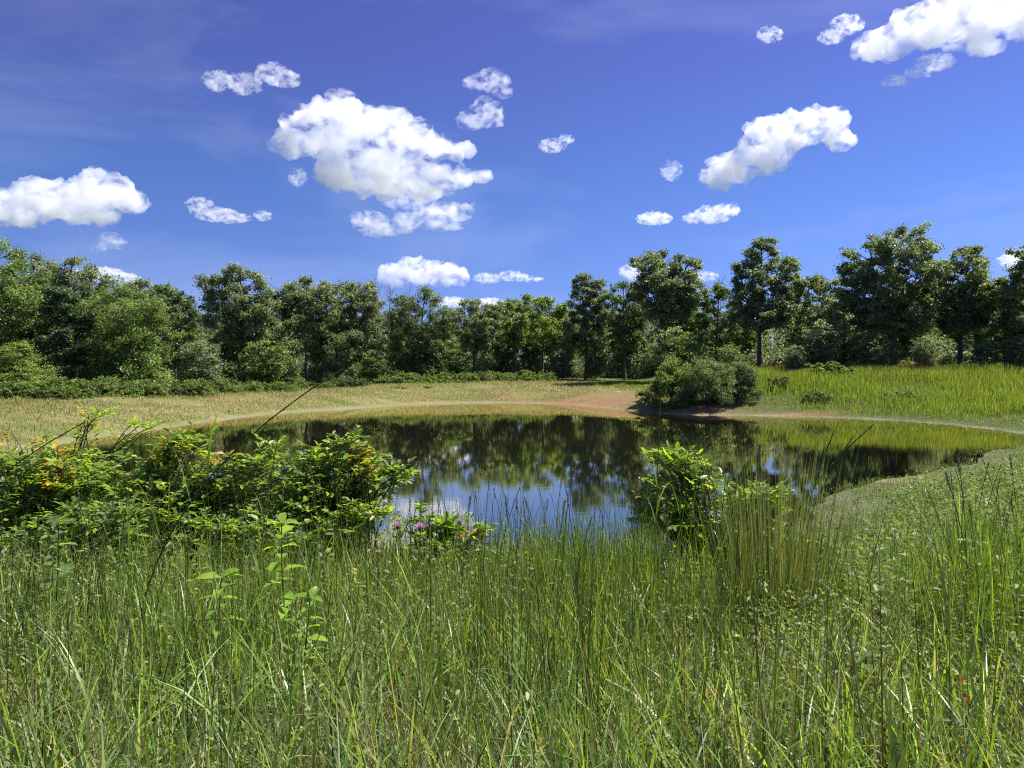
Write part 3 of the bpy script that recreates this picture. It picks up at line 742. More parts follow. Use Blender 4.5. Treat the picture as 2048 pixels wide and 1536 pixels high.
# ------------------------------------------------------------------ banks: shrub belt, bushes on the mound, grasses
def bush_geo(rx, ry, H, n, ls, cols, seed, droop=0.0):
    rng = np.random.default_rng(seed); W = Geo(); L = Geo(); cl = []
    for i in range(int(10+6*rx)):
        a = rng.uniform(0, 6.28); q = rng.uniform(0, 1)**.5; h = H*math.sqrt(max(.05, 1-q*q*.8))*rng.uniform(.7, 1.05)
        e = np.array([math.cos(a)*rx*q, math.sin(a)*ry*q, h]); b = e*np.array([.25, .25, 0])+np.array([0, 0, -.1])
        t = np.linspace(0, 1, 6)[:, None]
        p = b+(e-b)*np.concatenate([t**1.2, t**1.2, t**.8], 1)
        tube(W, p, .02*(1-.8*t[:, 0])+.004, 4)
        for s in range(4):
            tt = rng.uniform(.3, 1.03); c = b+(e-b)*np.array([tt**1.2, tt**1.2, tt**.8])+rng.normal(size=3)*np.array([.22, .22, .12])*max(rx, .6)*.7
            c[2] = max(c[2], .1); cl.append((c, rng.uniform(.14, .32)*max(.7, H*.55)))
    for i in range(int(26+30*rx)):                    # outer foliage of the dome, down to the ground
        v = unit(rng.normal(size=3)); v[2] = abs(v[2]); q = rng.uniform(.72, 1.0)*(1+.13*math.sin(3*math.atan2(v[1], v[0])+seed))
        cl.append((np.array([v[0]*rx, v[1]*ry, max(.12, v[2]*H*.95)])*q, rng.uniform(.16, .34)*max(.7, H*.5)))
    c = np.array([k[0] for k in cl]); r = np.array([k[1] for k in cl]); w = r**2/np.sum(r**2)
    idx = rng.choice(len(cl), n, p=w); dv = unit(rng.normal(size=(n, 3)))
    pos = c[idx]+dv*(r[idx]*rng.uniform(0, 1, n)**.45)[:, None]*np.array([1, 1, .7]); pos[:, 2] = np.maximum(pos[:, 2], .03)
    d = unit(dv+rng.normal(size=(n, 3))*.6+np.array([0, 0, -.2])); nr = unit(rng.normal(size=(n, 3))*.5+np.array([0, 0, 1]))
    cc = np.array(cols)[rng.integers(0, len(cols), n)]*((1+rng.normal(size=len(cl))*.16)[idx]*(1+rng.normal(size=n)*.2))[:, None]
    l = ls*rng.uniform(.6, 1.4, n); cards(L, pos, d, nr, l, l*rng.uniform(.4, .65, n), np.clip(cc, .01, .6))
    return W, L
G_FRESH = [(.19,.26,.07),(.16,.23,.06),(.23,.29,.09)]
G_MID = [(.17,.24,.07),(.20,.26,.085),(.14,.20,.055)]
G_SILV = [(.24,.29,.19),(.20,.25,.15),(.17,.22,.12)]
G_DARK = [(.075,.105,.045),(.09,.12,.055),(.11,.13,.07)]

def put_bush(label, px, D, wm, lm, sc=(1, 1, 1), group=None, rz=0.0, name='shrub'):
    x = M(px, D); z0 = float(height(np.array([x]), np.array([D]))[0])
    root = empty(name, (x, D, z0-.03), rz); root.scale = sc; tag(root, label, 'shrub', group)
    link('stems', wm, None, root); link('foliage', lm, None, root); return root

def bush(label, px, D, top, halfw, n, ls, cols, seed, depth=None, group=None):
    x = M(px, D); z0 = float(height(np.array([x]), np.array([D]))[0]); H = pix(px, top, D).z-z0; rx = halfw/FPX*D
    W, L = bush_geo(rx, depth or rx*.8, H, n, ls, cols, seed)
    wm = W.mesh('stems'); wm.materials.append(M_STEM); lm = L.mesh('foliage'); lm.materials.append(M_BUSH)
    return put_bush(label, px, D, wm, lm, group=group)

def banks():
    rng = np.random.default_rng(31); protos = []
    for k in range(6):
        W, L = bush_geo(1.5, 1.1, 1.25, 2600, .15, [G_MID, G_FRESH, G_MID, G_MID, G_FRESH, G_DARK][k], 200+k)
        wm = W.mesh('stems'); wm.materials.append(M_STEM); lm = L.mesh('foliage'); lm.materials.append(M_BUSH); protos.append((wm, lm))
        n = 100
    for i in range(n):
        px = -70+1180*(i+rng.uniform(.1, .9))/n; D = belt(px)+rng.choice([-.6, .6, 2.0, 3.4])+rng.uniform(-.3, .3)
        s = rng.uniform(.55, .95)*np.interp(px, [0, 300, 620, 760, 1115], [1.3, 1.05, .95, 1.1, 1.1])
        wm, lm = protos[int(rng.integers(0, 6))]
        wh = ['at the left edge of the photo', 'under the dark conifer', 'under the broad pale green tree', 'under the small round tree', 'under the spiky-topped tree',
              'under the left flat-topped tree', 'under the right flat-topped tree', 'right of the pale dead trunk', 'under the olive green tree', 'near the dome-shaped bright shrub'][int(np.searchsorted([60, 160, 320, 420, 540, 660, 770, 850, 960], px))]
        fr = 'foremost' if D < belt(px)+.8 else 'hindmost'
        put_bush(fr+' low leafy shrub of the bank belt, '+wh, px, D, wm, lm, (s*rng.uniform(.9, 1.2), s, s*rng.uniform(.8, 1.1)),
                 fr+' shrubs of the far bank belt '+wh, rng.uniform(0, 6.28))
    bush('higher shrub clump right of the pale dead trunk at the top of the bank', 800, 70.5, 747, 42, 5200, .16, G_MID, 301)
    bush('broad low shrub in the middle of the belt below the olive green tree', 885, 73, 752, 60, 5600, .16, G_FRESH, 302)
    bush('dome-shaped bright shrub at the right end of the belt', 1055, 76, 745, 58, 6200, .17, G_FRESH, 303)
    # thicket by the clay bank
    bush('bright green left part of the big thicket on the right bank', 1345, 50.5, 712, 44, 17000, .13, G_FRESH, 310, 1.6)
    bush('silvery grey-green middle shrub of the big thicket on the right bank', 1408, 49.3, 706, 56, 24000, .10, G_SILV+G_MID, 311, 1.7)
    bush('dark right-hand shrub of the big thicket on the right bank', 1468, 50, 722, 48, 18000, .11, G_DARK+[G_SILV[2]], 312, 1.6)
    bush('pale leafy shrub just behind the right end of the big thicket', 1478, 53.5, 716, 34, 4000, .15, G_FRESH, 313)
    bush('rounded leafy shrub standing alone on the grassy mound', 1655, 56, 722, 50, 6000, .17, G_FRESH+G_MID, 314)
    bush('small dark shrub in the mound grass right of the big thicket', 1556, 52, 752, 26, 2600, .13, G_DARK, 315)
    bush('low dark shrub at the foot of the mound below the lone shrub', 1632, 49, 783, 32, 2600, .12, G_DARK+G_MID, 316)
    bush('low dark weed patch at the foot of the mound further right', 1800, 48, 786, 42, 3000, .12, G_DARK+G_MID, 317)
    bush('low bush at the left foot of the big thicket', 1296, 52.5, 768, 30, 2800, .12, G_FRESH+G_MID, 318)
    bush('small green tuft on the mown bank, left one of two', 800, 65, 781, 18, 800, .11, G_FRESH, 319)
    bush('small green tuft on the mown bank, right one of two', 856, 66, 783, 10, 500, .11, G_FRESH, 320)

    def blades(name, label, x, y, lo, hi, w, cols, jit, tilt, bend, seg, mat, tip=None, weights=None, hs=None):
        n = len(x); z = height(x, y)+(.045 if name in ('straw', 'mown_grass') else 0); g = Geo(); ln = rng.uniform(lo, hi, n)
        if hs is not None: ln = ln*hs
        c = pick(cols, n, jit, weights)
        ribbons(g, np.stack([x, y, z-.01], 1), rng.uniform(0, 6.28, n), ln, rng.uniform(.6, 1.2, n)*w, np.abs(rng.normal(size=n))*tilt, np.abs(rng.normal(size=n))*bend, seg,
                c, None if tip is None else np.clip(c*np.array(tip), 0, .8))
        o = link(name, g.mesh(name), mat); tag(o, label, 'grass', kind='stuff'); return o
    # mown far bank
    n = 330000; y = rng.uniform(26, 84, n); x = rng.uniform(-34, 12, n); d = sdf(x, y); k = (d > .6) & (d < 20) & (y > 24+.0*x) & (x < 13)
    x, y = x[k], y[k]; k = vnoise(x*.6, y, 2.2, 9)+rng.normal(size=len(x))*.2 > .34; x, y = x[k], y[k]
    cl = np.exp(-(((x-7.5)/5.8)**2+((y-56.5)/5.5)**2)); k = rng.random(len(x)) > cl*1.1; x, y = x[k], y[k]
    blades('mown_grass', 'short mown yellow-green grass on the far bank', x, y, .07, .20, .034, [(.22,.26,.08),(.29,.28,.12),(.13,.18,.04),(.34,.29,.14)], .25, 1.0, .5, 2, M_GRASS)
    n = 60000; x = rng.uniform(-34, 10, n); y = rng.uniform(26, 84, n); d = sdf(x, y); k = (d > .8) & (d < 20); x, y = x[k], y[k]
    k = vnoise(x*.5, y, 2.0, 12)+rng.normal(size=len(x))*.12 > .60; x, y = x[k], y[k]
    blades('straw', 'cut straw lying in streaks on the far bank', x, y, .12, .35, .03, [(.40,.31,.17),(.48,.37,.22),(.34,.23,.13)], .12, 1.4, .3, 2, M_DRY)
    # tall grass on the mound
    n = 190000; y = rng.uniform(40, 74, n); x = rng.uniform(8, 62, n); d = sdf(x, y)
    k = (d > 1.0) & (x < .78*y+4) & ~((x < 14) & (y < 53)) & (x > 9+.0*y); x, y, d = x[k], y[k], d[k]
    cl = np.exp(-(((x-7.5)/5.8)**2+((y-56.5)/5.5)**2))*1.4; k = rng.random(len(x)) > cl; x, y, d = x[k], y[k], d[k]
    hs = sstep((d-.4)/5)*(.35+1.25*vnoise(x, y, 2.2, 14))*(.35+.65*sstep((x-13)/4))+.10
    blades('tall_meadow_grass', 'tall bright green grass covering the mound', x, y, .36, .72, .035, [(.17,.27,.05),(.21,.31,.06),(.13,.21,.04),(.25,.30,.09)], .16, .16, .5, 3, M_GRASS, (1.25, 1.15, 1.0), None, hs)
    n = 9000; y = rng.uniform(54, 72, n); x = rng.uniform(20, 58, n); hs = .6+.7*vnoise(x, y, 3, 15)
    blades('seeding_grass', 'reddish seed heads along the crest of the mound', x, y, .6, .95, .022, [(.20,.16,.08),(.26,.17,.12),(.16,.17,.06)], .15, .12, .3, 3, M_DRY, (1.6, .9, 1.1), None, hs)
    # rim of low plants at the water's edge on the right
    n = 260000; x = rng.uniform(5, 30, n); y = rng.uniform(7, 46, n); d = sdf(x, y); k = (d > -.8) & (d < 11) & (x < .8*y+2); x, y, d = x[k], y[k], d[k]
    k = (vnoise(x, y, 1.1, 16)+rng.normal(size=len(x))*.15 > .22) & ((y < 34) | (d < 5)); x, y, d = x[k], y[k], d[k]
    hs = .4+sstep(d/3)*1.2+sstep((d-2.5)/4)*1.2
    blades('shore_sedge', 'short green sedge and moss along the right-hand water edge', x, y, .07, .24, .016, [(.13,.21,.045),(.18,.26,.06),(.09,.15,.035),(.28,.28,.14)], .15, .7, .6, 2, M_GRASS, None, None, hs)
    # pale stones and scum flecks along the right-hand waterline
    V, F = ico(1); g = Geo(); n = 520; x = rng.uniform(6, 25, n*8); y = rng.uniform(14, 46, n*8); d = sdf(x, y); k = (d > -.05) & (d < 1.4) & (y < 30); x, y = x[k][:n], y[k][:n]; z = np.maximum(height(x, y), 0)
    for i in range(len(x)):
        s = rng.uniform(.010, .045); g.add(V*np.array([s*1.6, s, s*.35])+np.array([x[i], y[i], z[i]+.004]), F3=F, col=np.array([.48, .46, .38])*rng.uniform(.6, 1.3))
    o = link('pebbles', g.mesh('pebbles'), M_DRY); tag(o, 'pale pebbles and flecks along the right-hand waterline', 'pebbles', kind='stuff')
banks()
# ------------------------------------------------------------------ near bank: grasses in the foreground
def near_xy(n, y0, y1, xa=-.9, xb=.9, rng=RNG):
    y = np.exp(rng.uniform(math.log(y0), math.log(y1), n)); x = rng.uniform(xa, xb, n)*(y+2.6); return x, y

def near_stuff():
    rng = np.random.default_rng(41)
    def lay(name, label, x, y, lo, hi, w, cols, jit, tilt, bend, seg, mat, tip=None, hs=None, weights=None, cat='grass', wscale=True):
        n = len(x); z = height(x, y); g = Geo(); ln = rng.uniform(lo, hi, n)*(1 if hs is None else hs)
        c = pick(cols, n, jit, weights); ww = rng.uniform(.55, 1.3, n)*w
        if wscale: ww = ww*np.maximum(1, y/6)
        ribbons(g, np.stack([x, y, z-.01], 1), rng.uniform(0, 6.28, n), ln, ww, np.abs(rng.normal(size=n))*tilt+.02, np.abs(rng.normal(size=n))*bend, seg,
                c, None if tip is None else np.clip(c*np.array(tip), 0, .8))
        o = link(name, g.mesh(name), mat); tag(o, label, cat, kind='stuff'); return o
    A = lambda x, y: x/np.maximum(y, .5)             # bearing from the viewer's path
    PM = lambda x, y: sstep((.62*vnoise(x, y, .95, 61)+.38*vnoise(x, y, .4, 62)-.30)/.26)   # where the sward is thick; elsewhere litter shows
    # 1 dense fine grass
    x, y = near_xy(168000, 1.9, 15); d = sdf(x, y); k = d > .25; x, y, d = x[k], y[k], d[k]
    p = .35+.9*vnoise(x, y, .45, 21)*vnoise(x, y, 1.7, 22)*2; right = sstep((x-1.8)/2)
    k = rng.random(len(x)) < np.clip(p*1.3, 0, 1)*(1-.72*right)*(.2+.75*PM(x, y)); x, y, d = x[k], y[k], d[k]
    hs = np.clip(.30+d/8.5, .3, 1)*(.35+1.3*vnoise(x, y, .55, 23))*(.58+.42*sstep((y-2.4)/2.4))*(1-.42*sstep((x-1.8)/2))
    hs = hs*(1-.52*sstep((y-6)/3.5))
    lay('meadow_grass', 'dense fine green grass of the near bank', x, y, .24, .62, .0056, [(.10,.175,.04),(.14,.22,.05),(.07,.12,.03),(.25,.29,.13)], .34, .34, 1.0, 4, M_GRASS, (1.25, 1.15, 1.1), hs)
    # 2 yellow-green upright blades
    x, y = near_xy(44800, 2.0, 12.5, -.8, .62); d = sdf(x, y); k = (d > .2) & (vnoise(x, y, .5, 24) > .46) & (rng.random(len(x)) < .12+.88*PM(x, y)); x, y, d = x[k], y[k], d[k]
    hs = np.clip(.45+d/9, .4, 1)*(.7+.6*vnoise(x, y, .8, 25))*(.62+.38*sstep((y-2.4)/2.4))
    hs = hs*(1-.52*sstep((y-6)/3.5))
    lay('green_sward', 'upright yellow-green grass tufts on the near bank', x, y, .36, .82, .0095, [(.18,.28,.05),(.24,.34,.06),(.12,.19,.035),(.28,.33,.09)], .3, .22, .7, 5, M_GRASS, (1.15, 1.1, 1), hs)
    # 3 broad arching blades
    x, y = near_xy(23800, 1.7, 8); d = sdf(x, y); k = (d > 1); x, y, d = x[k], y[k], d[k]
    hs = np.clip(.5+d/10, .4, 1)
    lay('broad_grass', 'broad arching grass blades among the fine grass', x, y, .3, .85, .0135, [(.17,.29,.06),(.23,.34,.09),(.34,.40,.18),(.12,.20,.05)], .3, .38, 1.7, 7, M_GRASS, (1.1, 1.05, 1), hs)
    x, y = near_xy(7279, 1.7, 6); k = (vnoise(x, y, .6, 64) > .45); x, y = x[k], y[k]
    lay('coarse_grass', 'coarse bright yellow-green blades in the nearest grass', x, y, .3, .8, .0155, [(.26,.37,.06),(.32,.42,.09),(.20,.30,.05)], .2, .3, 1.3, 7, M_GRASS, wscale=False)
    # 4 thin dark upright stems
    x, y = near_xy(7699, 2.3, 12.2, -.75, .75); d = sdf(x, y); k = (d > -.1) & (rng.random(len(x)) < .35+.65*np.exp(-((A(x, y)-.12)/.22)**2)); x, y, d = x[k], y[k], d[k]
    hs = np.clip(.6+d/12, .5, 1)*(.75+.4*vnoise(x, y, .9, 26))
    lay('grass_stems', 'thin dark upright grass stems rising over the sward', x, y, .8, 1.35, .0055, [(.05,.10,.025),(.08,.14,.03),(.045,.07,.02),(.13,.16,.06)], .25, .10, .3, 5, M_GRASS, (1.3, 1.2, 1), hs)
    x, y = near_xy(56000, 1.8, 9); d = sdf(x, y); k = (d > .6) & (vnoise(x, y, .5, 44) > .4); x, y = x[k], y[k]
    lay('matted_grass', 'bent and matted green grass lying low among the upright blades', x, y, .2, .5, .007, [(.16,.22,.06),(.24,.28,.11),(.10,.15,.04),(.30,.30,.17)], .35, 1.0, 1.0, 4, M_GRASS)
    # tall tufts that stand up over the waterline
    xs=[]; ys=[]; hh=[]
    for p0, p1, d0, d1, l0, l1, nn in [(1050, 1340, 4.8, 8.0, .5, 1.05, 1700), (930, 1050, 4.8, 7, .4, .85, 350), (640, 940, 4.6, 7.0, .4, .75, 600), (1890, 2120, 3.8, 7, .7, 1.3, 1300), (1640, 1900, 4.6, 7.0, .4, .8, 500), (-60, 600, 3.4, 5.2, .45, .9, 1400), (1330, 1500, 4.6, 6.0, .4, .8, 300)]:
        ct = max(6, nn//26); cx = rng.uniform(p0, p1, ct); cd = rng.uniform(d0, d1, ct); ch = rng.uniform(.75, 1.1, ct); q = rng.integers(0, ct, nn)
        dd_ = cd[q]+rng.normal(size=nn)*.13; xs.append((cx[q]-1024)/FPX*cd[q]+rng.normal(size=nn)*.13); ys.append(dd_); hh.append(rng.uniform(l0, l1, nn)*ch[q])
    x = np.concatenate(xs); y = np.concatenate(ys); hh = np.concatenate(hh)
    lay('tall_grass_tufts', 'tall upright grass tufts standing up over the waterline', x, y, .999, 1.0, .0078, [(.16,.27,.045),(.11,.19,.035),(.20,.30,.06),(.08,.13,.03)], .25, .10, .42, 6, M_GRASS, (1.15, 1.1, 1), hh, wscale=False)
    # 5 dead thatch
    x, y = near_xy(112000, 1.8, 9, -.9, .9); k = .75*(1-PM(x, y))+rng.normal(size=len(x))*.15+.22*sstep((x+.5)/2)*(1-sstep((y-4.5)/2)) > .40; x, y = x[k], y[k]
    lay('dead_grass', 'pale dead grass lying between the green blades', x, y,   .18, .55, .0048, [(.44,.38,.24),(.52,.45,.30),(.34,.26,.15),(.28,.19,.12)], .25, .75, .9, 4, M_DRY, None)
    x, y = near_xy(7279, 2.0, 8.5, -.85, .85); k = (sdf(x, y) > .8) & (vnoise(x, y, .7, 63) > .42); x, y = x[k], y[k]
    lay('dry_stems', 'thin straw-coloured dead stems standing among the grass', x, y, .35, .85, .0045, [(.46,.38,.22),(.38,.28,.16),(.52,.46,.30)], .2, .22, .5, 4, M_DRY)
    # 6 low broadleaf weeds
    x, y = near_xy(84000, 2.3, 20); d = sdf(x, y); wgt = .22+.9*sstep((x-1.2)/2)+.5*(1-sstep((x+3.5)/2))
    k = (d > 1.5) & (rng.random(len(x)) < wgt*(.1+1.2*vnoise(x, y, .7, 28))*np.clip(.25+d/6, 0, 1)); x, y, d = x[k], y[k], d[k]; n = len(x)
    z = height(x, y); H = rng.uniform(.2, .68, n)*np.clip(.5+d/8, .3, 1)*(.5+vnoise(x, y, .9, 29)); g = Geo()
    ty = rng.uniform(0, 6.28, n)
    ribbons(g, np.stack([x, y, z-.01], 1), ty, H*1.03, np.full(n, .004), np.full(n, .08), np.full(n, .1), 2, pick([(.07,.10,.03),(.12,.08,.04)], n))
    m = 8
    for q in range(m):
        h = H*(.25+.75*(q+1)/m); a = ty+2.4*q
        b = np.stack([x+np.cos(ty)*h*.1, y+np.sin(ty)*h*.1, z+h], 1)
        dr = np.stack([np.cos(a), np.sin(a), rng.uniform(-.4, 1.1, n)], 1)
        ls = rng.uniform(.028, .066, n)*np.clip(y/5.5, .5, 1.4)
        leaves(g, b, dr, np.broadcast_to(np.array([0, 0, 1.]), (n, 3))+rng.normal(size=(n, 3))*.45, ls, ls*rng.uniform(.3, .55, n), pick([(.17,.25,.06),(.23,.31,.08),(.12,.18,.045),(.29,.33,.13)], n, .25), .15, .2)
    o = link('low_weeds', g.mesh('low_weeds'), M_BUSH); tag(o, 'small leafy weeds filling the near bank', 'weeds', kind='stuff')
near_stuff()

# ------------------------------------------------------------------ shrubs and plants one can tell apart
def near_shrub(label, px, D, lobes, n_stem, twigs, lsz, cols, seed, name='shrub', cat='shrub', autumn=(), lw=.45, group=None, sub=7, bs=.12):
    """lobes: (column, row, depth, radius m, weight); autumn: (column, row, radius m) clusters of orange leaves"""
    rng = np.random.default_rng(seed); x = M(px, D); z0 = float(height(np.array([x]), np.array([D]))[0])
    O = np.array([x, D, z0]); S = Geo(); L = Geo(); lw_ = np.array([l[4] for l in lobes], float); lw_ /= lw_.sum()
    B=[]; Dr=[]; CC=[]; LS=[]
    fire = [(np.array(pix(a, b, D)), r) for a, b, r in autumn]
    for i in range(n_stem):
        lb = lobes[rng.choice(len(lobes), p=lw_)]
        e = np.array(pix(lb[0], lb[1], lb[2]))+unit(rng.normal(size=3))*lb[3]*rng.uniform(.2, 1)**.5*np.array([1, 1, .8])
        b = O+np.array([rng.normal()*bs, rng.normal()*bs*.6, -.05]); t = np.linspace(0, 1, 9)[:, None]
        p = b+(e-b)*np.concatenate([t**1.3, t**1.3, 1-(1-t)**1.45], 1)+rng.normal(size=(9, 3))*.012
        tube(S, p-O, .008*(1-.75*t[:, 0])+.0018, 4, (.5, .5, .5))
        for k in range(twigs):
            tt = rng.uniform(.38, 1.0) if k else 1.0; s = np.array([np.interp(tt, t[:, 0], p[:, j]) for j in range(3)])
            a = rng.uniform(0, 6.28); ln = rng.uniform(.08, .24)*(1.25-.5*tt)
            en = s+np.array([math.cos(a)*ln, math.sin(a)*ln, rng.uniform(.0, .75)*ln])
            tube(S, np.array([s, (s+en)/2+[0, 0, .01], en])-O, [.003, .0022, .0012], 3)
            nl = sub
            for q in range(nl):
                f = (q+.6)/nl; c = s+(en-s)*f; side = 1 if q % 2 else -1
                dh = unit((en-s)); per = np.array([-dh[1], dh[0], 0])*side
                dd = dh*.55+per*.9*(q < nl-1)+np.array([0, 0, rng.uniform(-.25, .45)])+rng.normal(size=3)*.15
                B.append(c); Dr.append(dd); LS.append(lsz*rng.uniform(.6, 1.25))
                col = np.array(cols[rng.integers(len(cols))])*(1+rng.normal()*.15)
                for fc, fr in fire:
                    if np.linalg.norm((c-fc)*np.array([1, .35, 1])) < fr and rng.random() < .32:
                        col = np.array([(.58,.17,.05),(.62,.30,.06),(.52,.40,.07),(.45,.24,.05)][rng.integers(4)])
                CC.append(np.clip(col, .01, .8))
    n = len(B); B = np.array(B)-O; LS = np.array(LS)
    leaves(L, B, np.array(Dr), unit(rng.normal(size=(n, 3))*.3+np.array([0, 0, 1])), LS, LS*lw*rng.uniform(.8, 1.2, n), np.array(CC), .2, .15)
    root = empty(name, tuple(O)); tag(root, label, cat, group)
    link('stems', S.mesh('stems'), M_STEM, root); link('foliage', L.mesh('foliage'), M_NEAR, root)
    return root

N_YG = [(.30,.40,.06),(.24,.35,.055),(.36,.43,.08),(.19,.29,.05)]
N_DG = [(.15,.24,.055),(.19,.28,.065),(.11,.18,.045),(.24,.32,.09)]
N_GL = [(.16,.25,.06),(.21,.30,.08),(.12,.19,.05)]
def near_plants():
    near_shrub('bramble-like shrub at the left edge with orange and red leaves on top', 60, 6.6,
        [(20,900,6.6,.20,1),(90,905,6.6,.24,1.2),(150,950,6.4,.24,1),(40,990,6.4,.28,1),(-60,930,6.6,.3,1)], 60, 8, .082, N_YG+N_DG, 1, bs=.3, autumn=[(15,875,.14),(115,905,.13),(140,945,.16),(60,880,.1)])
    near_shrub('thin shrub branch arching over the straw bank with a few yellowing leaves', 120, 7.4,
        [(190,838,7.4,.13,1),(255,838,7.4,.14,1),(300,850,7.4,.1,.8)], 10, 6, .075, N_YG, 2, autumn=[(160,835,.12),(215,830,.06)])
    near_shrub('largest near shrub, dense green with orange patches, against the left water', 330, 7.0,
        [(300,1060,6.4,.25,.9),(420,1080,6.4,.28,1),(540,1075,6.4,.28,1),(640,1070,6.5,.25,.8),(190,940,7.0,.22,1),(540,910,7.0,.2,.8),(570,1000,7.0,.3,1.3),(480,1040,6.9,.25,.8),(250,955,7.0,.26,1.2),(330,925,7.0,.26,1.2),(365,880,7.0,.14,.7),(430,905,7.0,.26,1.4),(500,960,7.0,.32,1.6),(400,985,7.0,.34,1.6),(290,1010,6.8,.3,1.2)], 160, 7, .084, N_YG+N_DG, 3, bs=.45, autumn=[(345,907,.13),(375,908,.10),(440,915,.10),(495,960,.10)])
    near_shrub('near shrub with a reddish orange spray on its right end, over the water', 640, 7.2,
        [(590,935,7.2,.24,1.1),(650,915,7.2,.22,1),(700,900,7.2,.18,.9),(745,925,7.2,.20,1),(620,985,7.2,.32,1.4),(790,945,7.2,.12,.6),(700,970,7.2,.28,1),(690,1050,6.8,.26,1),(770,1030,6.8,.20,.8),(600,1060,6.7,.28,1)], 100, 7, .082, N_YG+N_DG, 4, bs=.38, autumn=[(718,905,.12),(735,935,.14),(700,945,.1),(745,898,.08)])
    near_shrub('leafy shrub low under the largest near shrub, dark green', 200, 5.8,
        [(150,1060,5.8,.28,1),(240,1040,5.8,.26,1),(60,1080,5.8,.28,1)], 34, 8, .075, N_DG, 5)
    near_shrub('glossy dark green sapling standing alone before the right half of the water', 1425, 6.6,
        [(1340,925,6.6,.13,.9),(1325,985,6.6,.20,1),(1410,955,6.6,.22,1),(1440,1010,6.6,.30,1.5),(1510,975,6.6,.20,1),(1500,1045,6.6,.24,1),(1360,1060,6.6,.26,1),(1440,1090,6.6,.25,.8),(1300,1040,6.6,.18,.6),(1555,1000,6.6,.16,.7)], 66, 7, .098, N_GL+N_YG, 6, name='sapling', cat='sapling', lw=.40)
    near_shrub('slender shrub tip bending right beside the dense upright grass clump', 1500, 6.9,
        [(1520,972,6.9,.09,1),(1545,985,6.9,.05,.6)], 8, 5, .062, N_YG, 7, lw=.36)
    near_shrub('small shrub with yellowing leaves between the pink thistles and the water', 880, 6.2,
        [(800,1045,6.2,.12,.8),(870,1035,6.2,.16,1.2),(930,1055,6.2,.15,1),(955,1070,6.2,.10,.8),(850,1090,6.2,.2,1.2)], 30, 6, .075, N_YG+N_DG, 8, autumn=[(940,1065,.10),(800,1060,.08),(955,1080,.07)])
    # upright leafy plants
    def forb(label, px, top, D, lsz, cols, seed, pairs=7, name='leafy_plant', lw=.5, lean=(0, 0), group=None, red=False):
        D *= .86; rng = np.random.default_rng(seed); x = M(px, D); z0 = float(height(np.array([x]), np.array([D]))[0]); H = max(.2, pix(px, top, D).z-z0)
        root = empty(name, (x, D, z0)); tag(root, label, 'plant', group); S = Geo(); L = Geo()
        t = np.linspace(0, 1, 8); P = np.stack([lean[0]*t**2+.02*np.sin(t*4+seed), lean[1]*t**2, t*H-.02], 1); tube(S, P, .005*(1-.6*t)+.001, 5, (.13, .18, .06))
        B=[]; Dd=[]; Ls=[]
        for q in range(pairs*2+1):
            f = 1-(q//2)/(pairs+1)*.6 if q < pairs*2 else 1.0; c = np.array([np.interp(f, t, P[:, j]) for j in range(3)])
            a = (q % 2)*math.pi+(q//2)*1.57+rng.normal()*.25; B.append(c); Dd.append([math.cos(a), math.sin(a), rng.uniform(.1, .6)+(.8 if q == pairs*2 else 0)])
            Ls.append(lsz*rng.uniform(.75, 1.15)*(.55+.6*(1-abs(f-.8)*1.2)))
        n = len(B); Ls = np.array(Ls); leaves(L, np.array(B), np.array(Dd), unit(rng.normal(size=(n, 3))*.18+np.array([0, 0, 1])), Ls, Ls*lw, pick(cols, n, .12), .15, .35)
        link('stem', S.mesh('stem'), M_GRASS, root); link('foliage', L.mesh('foliage'), M_NEAR, root)
        return root
    forb('bright yellow-green plant with big toothed leaves in front of the left shrubs', 568, 1040, 4.4, .13, [(.32,.46,.05),(.27,.42,.05)], 20, 9, lw=.5)
    forb('second bright broad-leaved plant, lower and left of the big-leaved bright one', 440, 1150, 4.2, .12, [(.26,.40,.05)], 21, 8, lw=.42)
    forb('bright low leafy plant at lower left, under the big-leaved bright plant', 610, 1190, 3.8, .09, [(.24,.38,.05)], 22, 9)
    forb('broad-leaved plant with pale green drooping leaves at the left edge grass', 105, 1040, 4.8, .11, [(.18,.27,.10)], 23, 8, lw=.55)
    forb('dark broad-leaved plant in the lower right grass, right of the arching blade', 1735, 1310, 3.8, .08, [(.11,.19,.05),(.15,.23,.07)], 24, 9, lw=.5)
    for i, (px, top, D, lab) in enumerate([(1940,1080,5.6,'tall leafy weed near the right edge, topmost leaves beside grass stalks'),(2010,1120,5.2,'leafy weed with large leaves at the right edge'),
            (1900,1160,5.4,'leafy weed just right of the small yellow flowers'),(1800,1120,6.4,'leafy weed above and left of the yellow flowers'),(1690,1100,6.6,'leafy weed close right of the dense grass clump'),
            (1990,1260,4.4,'dark leafy weed low at the right edge'),(2035,1190,4.6,'leafy weed cut off by the right edge'),(1760,1180,5.4,'leafy weed in the middle of the right-hand weeds')]):
        forb(lab, px, top, D, .085, N_DG+G_MID, 30+i, 9, lw=.38)
    forb('reddish young shoot low right of centre', 1440, 1385, 3.5, .06, [(.60,.10,.04),(.5,.14,.05)], 50, 5, name='red_shoot', lw=.2)
    forb('reddish young shoot in dead grass near the lower right corner', 1946, 1365, 3.4, .06, [(.55,.12,.06)], 51, 5, name='red_shoot', lw=.2)
    # thistles
    m_pink = leaf_mat('pink_petal', .6, .35, .3, (1, 1, 1)); 
